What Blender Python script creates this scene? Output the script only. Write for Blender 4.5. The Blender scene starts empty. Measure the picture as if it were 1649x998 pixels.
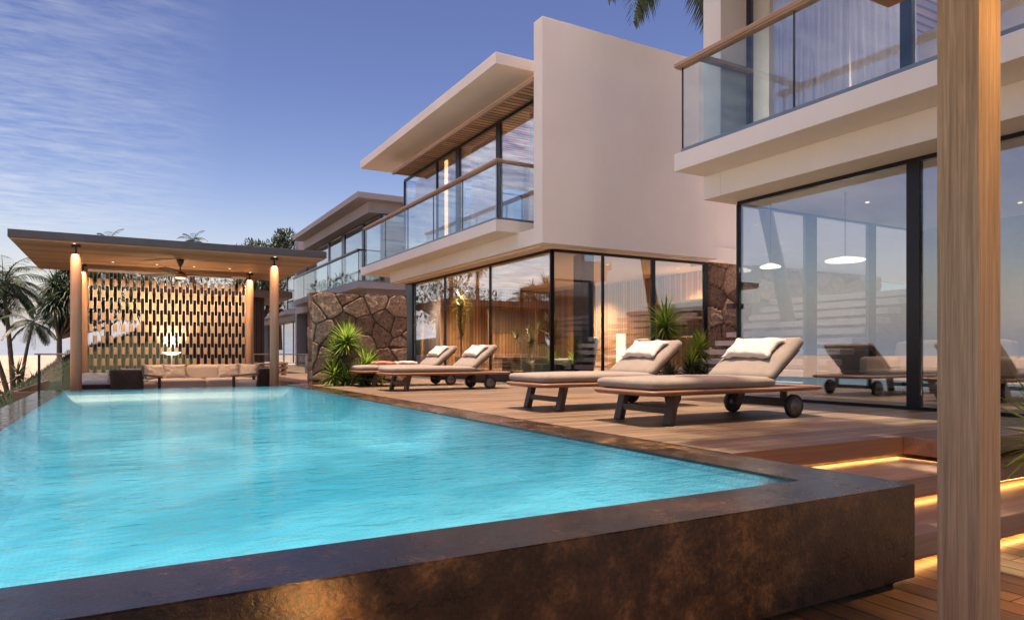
import bpy, bmesh, math, random
from mathutils import Vector, Matrix, noise as mnoise
R = math.radians
sc = bpy.context.scene
col = sc.collection
rnd = random.Random(7)

# ------------------------------------------------------------------ node helpers
class NT:
    def __init__(s, name):
        m = bpy.data.materials.new(name); m.use_nodes = True
        s.m = m; s.t = m.node_tree; s.t.nodes.clear()
        s.out = s.n('ShaderNodeOutputMaterial')
        s._tc = None
    def n(s, typ, **kw):
        nd = s.t.nodes.new(typ)
        for k, v in kw.items(): setattr(nd, k, v)
        return nd
    def l(s, a, b): s.t.links.new(a, b)
    def put(s, sock, v):
        if v is None: return
        if isinstance(v, bpy.types.NodeSocket): s.l(v, sock)
        else:
            if hasattr(sock, 'default_value'):
                if isinstance(v, (tuple, list)) and len(v) == 3 and sock.type == 'RGBA': v = (*v, 1)
                sock.default_value = v
    def tc(s):
        if not s._tc: s._tc = s.n('ShaderNodeTexCoord')
        return s._tc.outputs['Object']
    def mapping(s, scale=(1, 1, 1), loc=(0, 0, 0), rot=(0, 0, 0), src=None):
        m = s.n('ShaderNodeMapping'); s.l(src or s.tc(), m.inputs[0])
        m.inputs['Scale'].default_value = scale; m.inputs['Location'].default_value = loc
        m.inputs['Rotation'].default_value = rot
        return m.outputs[0]
    def noise(s, scale=5, detail=4, rough=.55, src=None, dist=0, dims='3D'):
        nd = s.n('ShaderNodeTexNoise', noise_dimensions=dims)
        s.l(src or s.tc(), nd.inputs['Vector'])
        nd.inputs['Scale'].default_value = scale; nd.inputs['Detail'].default_value = detail
        nd.inputs['Roughness'].default_value = rough; nd.inputs['Distortion'].default_value = dist
        return nd.outputs['Fac']
    def math(s, op, a, b=None, c=None, clamp=False):
        nd = s.n('ShaderNodeMath', operation=op, use_clamp=clamp)
        s.put(nd.inputs[0], a); s.put(nd.inputs[1], b)
        if c is not None: s.put(nd.inputs[2], c)
        return nd.outputs[0]
    def mix(s, fac, a, b, blend='MIX'):
        nd = s.n('ShaderNodeMix', data_type='RGBA', blend_type=blend)
        s.put(nd.inputs[0], fac); s.put(nd.inputs[6], a); s.put(nd.inputs[7], b)
        return nd.outputs[2]
    def ramp(s, fac, stops):
        nd = s.n('ShaderNodeValToRGB'); s.l(fac, nd.inputs[0])
        el = nd.color_ramp.elements
        while len(el) < len(stops): el.new(.5)
        for e, (p, c) in zip(el, stops):
            e.position = p; e.color = (*c, 1) if len(c) == 3 else c
        return nd.outputs[0]
    def maprange(s, v, a, b, c, d):
        nd = s.n('ShaderNodeMapRange'); s.put(nd.inputs[0], v)
        for i, x in enumerate((a, b, c, d)): nd.inputs[1 + i].default_value = x
        return nd.outputs[0]
    def sep(s, src=None):
        nd = s.n('ShaderNodeSeparateXYZ'); s.l(src or s.tc(), nd.inputs[0]); return nd.outputs
    def comb(s, x, y, z):
        nd = s.n('ShaderNodeCombineXYZ')
        for i, v in enumerate((x, y, z)): s.put(nd.inputs[i], v)
        return nd.outputs[0]
    def bump(s, h, strength=.3, dist=.01):
        nd = s.n('ShaderNodeBump'); s.l(h, nd.inputs['Height'])
        nd.inputs['Strength'].default_value = strength; nd.inputs['Distance'].default_value = dist
        return nd.outputs[0]
    def princ(s, color, rough=.6, normal=None, metal=0, spec=.5, **kw):
        p = s.n('ShaderNodeBsdfPrincipled')
        s.put(p.inputs['Base Color'], color); s.put(p.inputs['Roughness'], rough)
        p.inputs['Metallic'].default_value = metal
        p.inputs['Specular IOR Level'].default_value = spec
        if normal is not None: s.l(normal, p.inputs['Normal'])
        for k, v in kw.items(): s.put(p.inputs[k], v)
        s.l(p.outputs[0], s.out.inputs[0]); return p

def plain(name, c, rough=.6, metal=0, var=.12, vs=9, bump=.08, spec=.5):
    t = NT(name); f = t.noise(vs, 5, .6)
    lo = tuple(x * (1 - var) for x in c); hi = tuple(min(1, x * (1 + var)) for x in c)
    t.princ(t.ramp(f, [(.3, lo), (.7, hi)]), rough, t.bump(t.noise(vs * 9, 3), bump, .004) if bump else None, metal, spec)
    return t.m

def plaster(name, c):
    t = NT(name)
    f = t.noise(.7, 5, .6); g = t.noise(60, 3)
    streak = t.noise(1.0, 4, .6, t.mapping((3.5, 3.5, .25)))
    cc = t.ramp(f, [(.3, tuple(x * .92 for x in c)), (.7, c)])
    cc = t.mix(t.maprange(streak, .55, .8, 0, .16), cc, tuple(x * .8 for x in c))
    t.princ(cc, .75, t.bump(t.math('ADD', g, t.math('MULTIPLY', f, 2)), .06, .006), spec=.3)
    return t.m

def wood(name, dark, light, axis='Z', scale=1.0, rough=.55, plank=0, plank_axis='X', gap=.006, bump=.15, gapdark=.12, spec=.4, butt=0):
    """grain runs along axis; optional planks counted along plank_axis"""
    t = NT(name)
    st = {'X': (.35, 14, 14), 'Y': (14, .35, 14), 'Z': (14, 14, .35)}[axis]
    st = tuple(a * scale for a in st)
    src = t.tc()
    hue = None
    if plank:
        o = t.sep()
        u = t.math('DIVIDE', o[plank_axis], plank)
        fl = t.math('FLOOR', u); fr = t.math('FRACT', u)
        wn = t.n('ShaderNodeTexWhiteNoise', noise_dimensions='2D')
        along = t.math('ADD', t.math('DIVIDE', o[axis], butt or 1000.), t.math('MULTIPLY', fl, .377))
        seg = t.math('FLOOR', along)
        t.l(t.comb(fl, seg, 0), wn.inputs['Vector']); hue = wn.outputs['Value']
        off = t.n('ShaderNodeVectorMath', operation='ADD')
        t.l(src, off.inputs[0]); t.l(t.comb(t.math('MULTIPLY', hue, 37), t.math('MULTIPLY', hue, 53), t.math('MULTIPLY', hue, 11)), off.inputs[1])
        src2 = off.outputs[0]
    else: src2 = src
    g1 = t.noise(1, 6, .62, t.mapping(st, src=src2), .6)
    g2 = t.noise(1, 3, .5, t.mapping(tuple(a * 5 for a in st), src=src2))
    g = t.math('ADD', t.math('MULTIPLY', g1, .7), t.math('MULTIPLY', g2, .3))
    c = t.ramp(g, [(.32, dark), (.55, tuple((a + b) / 2 for a, b in zip(dark, light))), (.72, light)])
    h = g
    if plank:
        c = t.mix(1.0, c, t.ramp(hue, [(0, (.52, .53, .55)), (.45, (.9, .9, .9)), (.8, (1.12, 1.06, .98)), (1, (.98, .86, .76))]), 'MULTIPLY')
        e = t.math('MINIMUM', fr, t.math('SUBTRACT', 1, fr))
        gm = t.maprange(e, gap / plank * .4, gap / plank, 0, 1)
        if butt:
            fa = t.math('FRACT', along); ea = t.math('MINIMUM', fa, t.math('SUBTRACT', 1, fa))
            gm = t.math('MULTIPLY', gm, t.maprange(ea, .0006, .0014, 0, 1))
        c = t.mix(gm, tuple(x * gapdark for x in dark), c)
        h = t.math('ADD', t.math('MULTIPLY', g, .15), gm)
    big = t.noise(.6, 3, .5)
    r = t.math('ADD', t.math('MULTIPLY', big, .25), rough - .12)
    t.princ(c, r, t.bump(h, bump, .006), spec=spec)
    return t.m

def leafmat(name, a, b, trans=.35):
    t = NT(name)
    f = t.noise(2.2, 3)
    rndn = t.n('ShaderNodeNewGeometry')
    c = t.ramp(t.math('ADD', t.math('MULTIPLY', f, .5), t.math('MULTIPLY', rndn.outputs['Random Per Island'], .5)), [(.25, a), (.75, b)])
    p = t.n('ShaderNodeBsdfPrincipled'); t.l(c, p.inputs['Base Color']); p.inputs['Roughness'].default_value = .45
    tr = t.n('ShaderNodeBsdfTranslucent'); t.l(c, tr.inputs[0])
    mx = t.n('ShaderNodeMixShader'); mx.inputs[0].default_value = trans
    t.l(p.outputs[0], mx.inputs[1]); t.l(tr.outputs[0], mx.inputs[2]); t.l(mx.outputs[0], t.out.inputs[0])
    return t.m

def glassmat(name, tint=(.93, .97, .98), base=.05, k=.95, wav=.0):
    t = NT(name)
    lw = t.n('ShaderNodeLayerWeight'); lw.inputs[0].default_value = .5
    f = t.math('POWER', lw.outputs['Facing'], 4.2)
    f = t.math('ADD', t.math('MULTIPLY', f, k), base, clamp=True)
    g = t.n('ShaderNodeBsdfGlossy'); g.inputs['Roughness'].default_value = 0; g.inputs['Color'].default_value = (.95, .97, 1, 1)
    tr = t.n('ShaderNodeBsdfTransparent'); tr.inputs[0].default_value = (*tint, 1)
    if wav:
        nrm = t.bump(t.noise(1.1, 2), wav, .02); t.l(nrm, g.inputs['Normal'])
    mx = t.n('ShaderNodeMixShader'); t.l(f, mx.inputs[0]); t.l(tr.outputs[0], mx.inputs[1]); t.l(g.outputs[0], mx.inputs[2])
    t.l(mx.outputs[0], t.out.inputs[0]); return t.m

def emis(name, c, s):
    t = NT(name); e = t.n('ShaderNodeEmission'); e.inputs[0].default_value = (*c, 1); e.inputs[1].default_value = s
    t.l(e.outputs[0], t.out.inputs[0]); return t.m

WARM = (1.0, .52, .18)
M = {}
M['plaster'] = plaster('white_plaster', (.71, .71, .665))
M['shaded_grey_plaster'] = plaster('shaded_grey_plaster', (.30, .31, .345))  # unlit look of the far villas put into a darker grey; garden wall too
M['ceiling'] = plaster('warm_ceiling_plaster', (.78, .66, .54))
M['deck'] = wood('deck_boards', (.088, .060, .038), (.355, .26, .165), 'X', .8, .44, .14, 'Y', .007, .35, butt=2.6)
M['lowdeck'] = wood('lower_deck_boards', (.15, .095, .045), (.40, .27, .14), 'Y', .8, .42, .145, 'X', .007, .35, butt=2.9)
M['step'] = wood('step_timber', (.20, .135, .09), (.42, .31, .22), 'X', .8, .5, .62, 'Y', .003, .2)
M['riser'] = wood('riser_timber', (.20, .10, .05), (.40, .22, .12), 'X', .8, .5)
M['oak'] = wood('post_oak', (.24, .18, .11), (.62, .50, .325), 'Z', 4.5, .6, bump=.4)
M['soffit_wood'] = wood('soffit_slats', (.34, .20, .11), (.54, .35, .21), 'X', .8, .5, .17, 'Y', .035, .5)
M['cedar'] = wood('cedar_column', (.40, .22, .12), (.60, .38, .24), 'Z', 1.2, .55)
M['slatwall'] = wood('vertical_slat_wall', (.34, .18, .085), (.60, .36, .19), 'Z', 1, .55, .11, 'Y', .012, .5)
M['slatwall_x'] = wood('vertical_slat_wall_cross', (.34, .18, .085), (.60, .36, .19), 'Z', 1, .55, .11, 'X', .012, .5)
M['darkslat'] = wood('dark_slat_wall', (.035, .022, .018), (.10, .065, .05), 'Z', 1, .6, .16, 'X', .02, .5)
M['rail_wood'] = wood('rail_wood', (.24, .155, .095), (.46, .32, .22), 'Y', 1.2, .5)
M['block_wood'] = wood('screen_block_wood', (.42, .28, .17), (.64, .45, .28), 'Z', 2, .5)
M['frame_wood'] = wood('lounger_teak', (.16, .075, .042), (.34, .18, .11), 'X', 1.6, .42)
M['dark_wood'] = wood('dark_stained_wood', (.035, .018, .012), (.10, .052, .034), 'Z', 1.6, .45)
M['metal'] = plain('black_metal', (.018, .019, .022), .35, .6, .1, 12, 0)
M['bluemetal'] = plain('anodised_frame', (.045, .06, .075), .3, .7, .1, 12, 0)
M['channel'] = plain('balustrade_channel', (.16, .22, .26), .4, .5, .1, 8, 0)
M['fascia'] = plain('grey_roof_fascia', (.075, .08, .09), .55, .1, .15, 5, .05)
M['steel'] = plain('rod_steel', (.72, .70, .66), .4, .1, .05, 9, 0)
M['rubber'] = plain('black_rubber', (.012, .012, .013), .55, 0, .2, 20, .1)
M['hubmetal'] = plain('wheel_hub', (.13, .12, .115), .35, .6, .2, 20, 0)
def fabric(name, c, var=.1):
    t = NT(name)
    w1 = t.n('ShaderNodeTexWave', wave_type='BANDS', bands_direction='X'); w1.inputs['Scale'].default_value = 150; t.l(t.tc(), w1.inputs[0])
    w2 = t.n('ShaderNodeTexWave', wave_type='BANDS', bands_direction='Y'); w2.inputs['Scale'].default_value = 150; t.l(t.tc(), w2.inputs[0])
    h = t.math('ADD', t.math('MULTIPLY', t.math('ADD', w1.outputs['Fac'], w2.outputs['Fac']), .25), t.math('MULTIPLY', t.noise(9, 4), 1.2))
    cc = t.ramp(t.noise(5, 5, .65), [(.3, tuple(x * (1 - var) for x in c)), (.7, tuple(x * (1 + var) for x in c))])
    p = t.princ(cc, .9, t.bump(h, .18, .012), spec=.15); p.inputs['Sheen Weight'].default_value = .25
    return t.m
M['cushion'] = fabric('taupe_canvas', (.25, .215, .175))
M['pillow'] = fabric('ivory_linen', (.60, .555, .485), .07)
M['sofa'] = fabric('sand_upholstery', (.48, .39, .325), .06)
M['greysofa'] = fabric('mauve_grey_upholstery', (.33, .29, .30), .08)
M['terracotta'] = fabric('terracotta_towel', (.50, .20, .12), .15)
M['wicker'] = fabric('dark_woven_rattan', (.055, .032, .026), .3)
# curtain: thin woven cloth
t = NT('sheer_curtain')
d = t.n('ShaderNodeBsdfDiffuse'); d.inputs[0].default_value = (.72, .66, .66, 1)
tl = t.n('ShaderNodeBsdfTranslucent'); tl.inputs[0].default_value = (.72, .66, .66, 1)
m1 = t.n('ShaderNodeMixShader'); m1.inputs[0].default_value = .45; t.l(d.outputs[0], m1.inputs[1]); t.l(tl.outputs[0], m1.inputs[2])
tp = t.n('ShaderNodeBsdfTransparent'); m2 = t.n('ShaderNodeMixShader'); t.put(m2.inputs[0], t.maprange(t.noise(260, 1), .4, .6, .12, .32))
t.l(m1.outputs[0], m2.inputs[1]); t.l(tp.outputs[0], m2.inputs[2]); t.l(m2.outputs[0], t.out.inputs[0]); M['curtain'] = t.m
# pool stone: dark, rust mottled, worn
def poolstone(name, rough_lo, rough_hi, wet):
    t = NT(name)
    a = t.noise(1.6, 8, .68, dist=.6); b = t.noise(9, 8, .7); c = t.noise(55, 4, .7)
    v = t.math('ADD', t.math('MULTIPLY', a, .55), t.math('ADD', t.math('MULTIPLY', b, .3), t.math('MULTIPLY', c, .15)))
    cc = t.ramp(v, [(.42, (.008, .006, .005)), (.48, (.024, .016, .010)), (.53, (.075, .043, .021)), (.60, (.22, .125, .053))])
    drip = t.noise(1, 5, .7, t.mapping((7, 7, .9)))
    cc = t.mix(t.maprange(drip, .50, .66, 0, .6), cc, (.03, .02, .016))
    r = t.maprange(b if wet else v, .35, .65, rough_lo, rough_hi)
    h = t.math('ADD', t.math('MULTIPLY', b, .5), t.math('MULTIPLY', c, .5))
    t.princ(cc, r, t.bump(h, .25 if wet else .5, .012), spec=.5)
    return t.m
M['poolwall'] = poolstone('rusty_basalt', .20, .48, False)
M['coping'] = poolstone('wet_basalt_coping', .06, .30, True)
t = NT('pool_mosaic')
vo = t.n('ShaderNodeTexBrick'); t.l(t.tc(), vo.inputs[0]); vo.inputs['Scale'].default_value = 9
for nm, c in (('Color1', (.055, .36, .545, 1)), ('Color2', (.085, .42, .60, 1)), ('Mortar', (.24, .54, .67, 1))): vo.inputs[nm].default_value = c
big = t.noise(.30, 4, .6, dist=1.0)
t.princ(t.mix(t.maprange(big, .34, .58, 0, .95), vo.outputs[0], (.012, .215, .335)), .4); M['tile'] = t.m
# water
t = NT('pool_water')
n1 = t.noise(1, 4, .6, t.mapping((1.0, 1.9, 1), rot=(0, 0, R(12))), .5); n2 = t.noise(1, 3, .6, t.mapping((5.5, 11.5, 1), rot=(0, 0, R(-14))), .6)
n3 = t.noise(1, 2, .5, t.mapping((18, 34, 1)))
h = t.math('ADD', t.math('MULTIPLY', n1, .62), t.math('ADD', t.math('MULTIPLY', n2, .20), t.math('MULTIPLY', n3, .035)))
nrm = t.bump(h, .5, .075)
fr = t.n('ShaderNodeFresnel'); fr.inputs[0].default_value = 1.33; t.l(nrm, fr.inputs['Normal'])
gl = t.n('ShaderNodeBsdfGlossy'); gl.inputs['Roughness'].default_value = .02; t.l(nrm, gl.inputs['Normal'])
rf = t.n('ShaderNodeBsdfRefraction'); rf.inputs['IOR'].default_value = 1.0; rf.inputs['Roughness'].default_value = 0
tp = t.n('ShaderNodeBsdfTransparent'); tp.inputs[0].default_value = (.80, .97, .99, 1)
mx = t.n('ShaderNodeMixShader'); t.put(mx.inputs[0], t.math('MULTIPLY', fr.outputs[0], .8)); t.l(tp.outputs[0], mx.inputs[1]); t.l(gl.outputs[0], mx.inputs[2]); t.l(mx.outputs[0], t.out.inputs[0])
M['water'] = t.m
M['glass'] = glassmat('window_glass', (.88, .94, .97), .20, .9)
M['glass_front'] = glassmat('mirror_tint_glass', (.90, .93, .94), .27, .75)
M['glass_soft'] = glassmat('balustrade_glass', (.90, .95, .965), .04, .8)
M['led'] = emis('warm_led', (1.0, .46, .14), 19)
M['ledstrip'] = emis('warm_led_strip', (1.0, .48, .2), 2.6)
M['lampglow'] = emis('warm_lamp_glow', (1.0, .66, .36), 1.6)
M['lampwhite'] = emis('white_lamp_glow', (1.0, .80, .58), 1.9)
M['lampshade'] = emis('paper_shade_glow', (1.0, .68, .36), 2.2)
M['leaf_yucca'] = leafmat('yucca_leaf', (.09, .20, .025), (.36, .50, .07), .5)
M['leaf_dry'] = leafmat('dry_leaf', (.06, .045, .028), (.17, .12, .07), .2)
M['leaf_dark'] = leafmat('dark_leaf', (.018, .035, .02), (.05, .085, .035), .25)
M['leaf_palm'] = leafmat('palm_leaf', (.02, .045, .03), (.06, .10, .05), .25)
M['leaf_gold'] = leafmat('golden_leaf', (.16, .15, .03), (.34, .29, .07), .35)
M['trunk'] = plain('palm_trunk', (.13, .10, .075), .85, 0, .3, 14, .5)
# grass slope
t = NT('grass_slope')
g = t.math('ADD', t.math('MULTIPLY', t.noise(1.2, 6, .65), .6), t.math('MULTIPLY', t.noise(26, 4, .7), .4))
t.princ(t.ramp(g, [(.35, (.012, .02, .013)), (.55, (.026, .038, .021)), (.72, (.05, .062, .032))]), .9, t.bump(t.noise(30, 5, .7), .9, .06), spec=.1); M['grass'] = t.m
t = NT('hazy_sea')  # far misty sea: its haze is painted into this pale sandy colour
t.princ(t.ramp(t.noise(.02, 5, .6), [(.3, (.34, .27, .215)), (.7, (.44, .36, .29))]), .95, spec=.1); M['sand'] = t.m
t = NT('soil'); t.princ(t.ramp(t.noise(7, 6, .7), [(.3, (.03, .022, .016)), (.7, (.09, .065, .045))]), .95, t.bump(t.noise(20, 5), .6, .03)); M['soil'] = t.m
# stone masonry, colour per stone from the mesh
t = NT('rough_masonry')
at = t.n('ShaderNodeAttribute', attribute_name='stone')
sp = t.sep(at.outputs['Vector'])
fine = t.noise(16, 7, .7); mid = t.noise(4, 5, .6)
c = t.ramp(t.math('ADD', t.math('MULTIPLY', sp[0], .6), t.math('MULTIPLY', mid, .4)), [(.2, (.17, .105, .068)), (.5, (.33, .215, .14)), (.8, (.48, .34, .23))])
c = t.mix(t.maprange(fine, .38, .62, .6, 0), c, (.06, .036, .024))
c = t.mix(sp[1], c, (.03, .022, .018))
t.princ(c, .85, t.bump(t.math('ADD', fine, t.math('MULTIPLY', mid, 1.5)), .8, .03), spec=.25); M['masonry'] = t.m
t = NT('stair_slab'); t.princ(t.ramp(t.noise(6, 6, .65), [(.3, (.44, .40, .40)), (.7, (.58, .53, .53))]), .75, t.bump(t.noise(40, 4), .2, .006)); M['tread'] = t.m
M['planter'] = plain('dark_planter', (.03, .028, .03), .5, 0, .2, 8, .1)
M['pot'] = plain('clay_pot', (.18, .12, .09), .7, 0, .2, 8, .2)

# ------------------------------------------------------------------ mesh helpers
class MB:
    def __init__(s): s.bm = bmesh.new()
    def box(s, x0, x1, y0, y1, z0, z1, bev=0):
        if bev:
            b2 = bmesh.new(); 
            vs = [b2.verts.new((x, y, z)) for x in (x0, x1) for y in (y0, y1) for z in (z0, z1)]
            for f in ((0, 1, 3, 2), (4, 6, 7, 5), (0, 4, 5, 1), (2, 3, 7, 6), (0, 2, 6, 4), (1, 5, 7, 3)): b2.faces.new([vs[i] for i in f])
            bmesh.ops.bevel(b2, geom=b2.edges[:], offset=bev, segments=2, affect='EDGES', profile=.6)
            s.add(b2); return s
        vs = [s.bm.verts.new((x, y, z)) for x in (x0, x1) for y in (y0, y1) for z in (z0, z1)]
        for f in ((0, 1, 3, 2), (4, 6, 7, 5), (0, 4, 5, 1), (2, 3, 7, 6), (0, 2, 6, 4), (1, 5, 7, 3)): s.bm.faces.new([vs[i] for i in f])
        return s
    def add(s, b2, mat=None):
        me = bpy.data.meshes.new('tmp'); b2.to_mesh(me); b2.free()
        if mat is not None: me.transform(mat)
        s.bm.from_mesh(me); bpy.data.meshes.remove(me); return s
    def bar(s, p0, p1, w, h, bev=.0, up=(0, 0, 1)):
        p0, p1 = Vector(p0), Vector(p1); d = p1 - p0; L = d.length; x = d.normalized()
        y = Vector(up).cross(x); y = y.normalized() if y.length > 1e-4 else Vector((0, 1, 0)); z = x.cross(y)
        m = Matrix(((x.x, y.x, z.x, p0.x), (x.y, y.y, z.y, p0.y), (x.z, y.z, z.z, p0.z), (0, 0, 0, 1)))
        b = MB(); b.box(0, L, -w / 2, w / 2, -h / 2, h / 2, bev); s.add(b.bm, m); return s
    def tube(s, pts, rads, n=10, cap=True):
        rings = []; pts = [Vector(p) for p in pts]
        for i, p in enumerate(pts):
            d = (pts[min(i + 1, len(pts) - 1)] - pts[max(i - 1, 0)]).normalized()
            a = Vector((0, 0, 1)) if abs(d.z) < .9 else Vector((1, 0, 0))
            u = d.cross(a).normalized(); v = d.cross(u); r = rads[i] if isinstance(rads, (list, tuple)) else rads
            rings.append([s.bm.verts.new(p + (u * math.cos(k * 2 * math.pi / n) + v * math.sin(k * 2 * math.pi / n)) * r) for k in range(n)])
        for a, b in zip(rings, rings[1:]):
            for k in range(n):
                f = s.bm.faces.new((a[k], a[(k + 1) % n], b[(k + 1) % n], b[k])); f.smooth = True
        if cap:
            s.bm.faces.new(rings[0][::-1]); s.bm.faces.new(rings[-1])
        return s
    def lathe(s, prof, c, axis='Z', n=24):
        """prof: (radius, height) pairs; closed caps if radius 0"""
        rings = []
        for r, h in prof:
            ring = []
            for k in range(n):
                a = 2 * math.pi * k / n; u, v = r * math.cos(a), r * math.sin(a)
                p = {'Z': (u, v, h), 'Y': (u, h, v), 'X': (h, u, v)}[axis]
                ring.append(s.bm.verts.new(Vector(c) + Vector(p)))
            rings.append(ring)
        for a, b in zip(rings, rings[1:]):
            for k in range(n):
                f = s.bm.faces.new((a[k], a[(k + 1) % n], b[(k + 1) % n], b[k])); f.smooth = True
        s.bm.faces.new(rings[0]); s.bm.faces.new(rings[-1]); return s
    def soft(s, dx, dy, dz, r, puff=0, m=None, n=14, seed=0, wr=0):
        b = bmesh.new(); bmesh.ops.create_cube(b, size=2)
        bmesh.ops.subdivide_edges(b, edges=b.edges[:], cuts=n, use_grid_fill=True)
        ix, iy, iz = dx / 2 - r, dy / 2 - r, max(dz / 2 - r, 0)
        for v in b.verts:
            p = v.co.copy(); q = Vector((p.x * dx / 2, p.y * dy / 2, p.z * dz / 2))
            c = Vector((max(-ix, min(ix, q.x)), max(-iy, min(iy, q.y)), max(-iz, min(iz, q.z))))
            d = q - c
            if d.length > 1e-6: q = c + d.normalized() * r * min(1, max(abs(p.x) ** 8, abs(p.y) ** 8, abs(p.z) ** 8) ** .2 if d.length < r else 1)
            q.z += puff * (1 - p.x ** 2) * (1 - p.y ** 2) * (1 if p.z > 0 else -.3)
            if wr: q += Vector((0, 0, 1)) * wr * mnoise.noise(Vector((q.x * 7, q.y * 7, seed + q.z * 3)))
            v.co = q
        for f in b.faces: f.smooth = True
        s.add(b, m); return s
    def pillow(s, a, b_, t, m, seed=0, n=22):
        b = bmesh.new(); top, bot = {}, {}
        for i in range(n + 1):
            for j in range(n + 1):
                u, v = -1 + 2 * i / n, -1 + 2 * j / n
                x = a * u * (1 - .13 * (1 - v * v)) ; y = b_ * v * (1 - .13 * (1 - u * u))
                z = t * (max(0, (1 - u ** 4)) * max(0, (1 - v ** 4))) ** .55
                edge = (abs(u) ** 3 + abs(v) ** 3) * .5
                w = .012 * edge * math.sin(9 * (u - v) + seed) + .016 * mnoise.noise(Vector((x * 14, y * 14, seed)))
                k = (i, j); e = i in (0, n) or j in (0, n)
                top[k] = b.verts.new((x, y, z + w)); bot[k] = top[k] if e else b.verts.new((x, y, -z * .7 + w))
        for i in range(n):
            for j in range(n):
                q = [(i, j), (i + 1, j), (i + 1, j + 1), (i, j + 1)]
                f = b.faces.new([top[k] for k in q]); f.smooth = True
                f = b.faces.new([bot[k] for k in q[::-1]]); f.smooth = True
        s.add(b, m); return s
    def blade(s, p, d, L, w, droop, segs=4, fold=.25):
        """one strap leaf"""
        p = Vector(p); d = Vector(d).normalized(); side = d.cross(Vector((0, 0, 1)))
        side = side.normalized() if side.length > 1e-3 else Vector((1, 0, 0))
        prev = None
        for i in range(segs + 1):
            k = i / segs; ww = w * (1 - k ** 1.7) * (.55 + .45 * min(1, k * 4)) / 2
            up = side.cross(d).normalized()
            if i == segs: cur = [s.bm.verts.new(p)]
            else: cur = [s.bm.verts.new(p - side * ww + up * ww * fold), s.bm.verts.new(p), s.bm.verts.new(p + side * ww + up * ww * fold)]
            if prev:
                if len(cur) == 3:
                    s.bm.faces.new((prev[0], prev[1], cur[1], cur[0])); s.bm.faces.new((prev[1], prev[2], cur[2], cur[1]))
                else:
                    s.bm.faces.new((prev[0], prev[1], cur[0])); s.bm.faces.new((prev[1], prev[2], cur[0]))
            prev = cur; p = p + d * (L / segs); d = (d + Vector((0, 0, -droop / segs))).normalized()
        return s
    def build(s, name, mat, parent=None, smooth=False, loc=None):
        me = bpy.data.meshes.new(name)
        bmesh.ops.recalc_face_normals(s.bm, faces=s.bm.faces) if len(s.bm.faces) < 60000 and not getattr(s, 'norecalc', False) else None
        o = bpy.data.objects.new(name, me)
        off = Vector(loc) if loc is not None else Vector((0, 0, 0))
        if parent is not None:
            q = parent
            while q is not None: off += q.location; q = q.parent
            o.parent = parent
        s.bm.to_mesh(me); s.bm.free(); me.transform(Matrix.Translation(-off))
        if loc is not None: o.location = loc
        if smooth:
            for p in me.polygons: p.use_smooth = True
        me.materials.append(mat); col.objects.link(o); return o

def tag(o, label=None, cat=None, group=None, kind=None):
    if label: o['label'] = label
    if cat: o['category'] = cat
    if group: o['group'] = group
    if kind: o['kind'] = kind
    return o
def thing(name, loc, label, cat, group=None):
    o = bpy.data.objects.new(name, None); o.location = loc; o.empty_display_size = .2; col.objects.link(o)
    return tag(o, label, cat, group)
def copy_tree(o, parent=None):
    c = o.copy(); col.objects.link(c); c.parent = parent
    for ch in [x for x in bpy.data.objects if x.parent == o]: copy_tree(ch, c)
    return c
def light(kind, name, loc, energy, color=(1, .62, .32), parent=None, **kw):
    l = bpy.data.lights.new(name, kind); l.energy = energy; l.color = color
    rot = kw.pop('rot', None)
    for k, v in kw.items(): setattr(l, k, v)
    o = bpy.data.objects.new(name, l); o.location = loc; col.objects.link(o)
    if rot: o.rotation_euler = rot
    return o

# ------------------------------------------------------------------ setting: ground, decks, water
def sheet(name, mat, x0, x1, y0, y1, z, th=.3, kind='structure', label=None):
    o = MB().box(x0, x1, y0, y1, z - th, z).build(name, mat); tag(o, label, None, None, kind); return o
# far misty sea, drawn as a pale sheet with haze in its colour
b = MB(); b.box(-4000, 4000, -3000, 6000, -9.5, -9); tag(b.build('ground', M['sand']), 'far sea painted in pale haze, reaching the horizon', kind='structure')
# upper deck: main terrace + pavilion floor (one sheet each, flush)
b = MB(); b.box(3.475, 5.41, 3.25, 16.0, -.12, 0); b.box(5.41, 17.0, 2.85, 44.0, -.12, 0); b.box(3.475, 5.41, 16.0, 24, -.12, 0)
deck = b.build('deck', M['deck']); tag(deck, 'brown timber pool terrace running past the loungers', kind='structure')
b = MB(); b.box(-1.75, 3.46, 15.42, 21.6, -.50, -.38); b.box(3.40, 3.46, 15.42, 21.6, -.379, -.004); b.box(-1.75, -1.69, 15.42, 21.6, -.379, -.03); b.box(-1.689, 3.399, 15.42, 15.46, -.379, -.04)
tag(b.build('pavilion_floor', M['deck']), 'sunken timber lounge floor under the pavilion', kind='structure')
sheet('lower_deck', M['lowdeck'], -6, 12, -5, 2.27, -.51, .15)
b = MB(); b.box(3.60, 16, 3.31, 44, -.75, -.13); tag(b.build('terrace_base', M['soil']), kind='structure')
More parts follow.
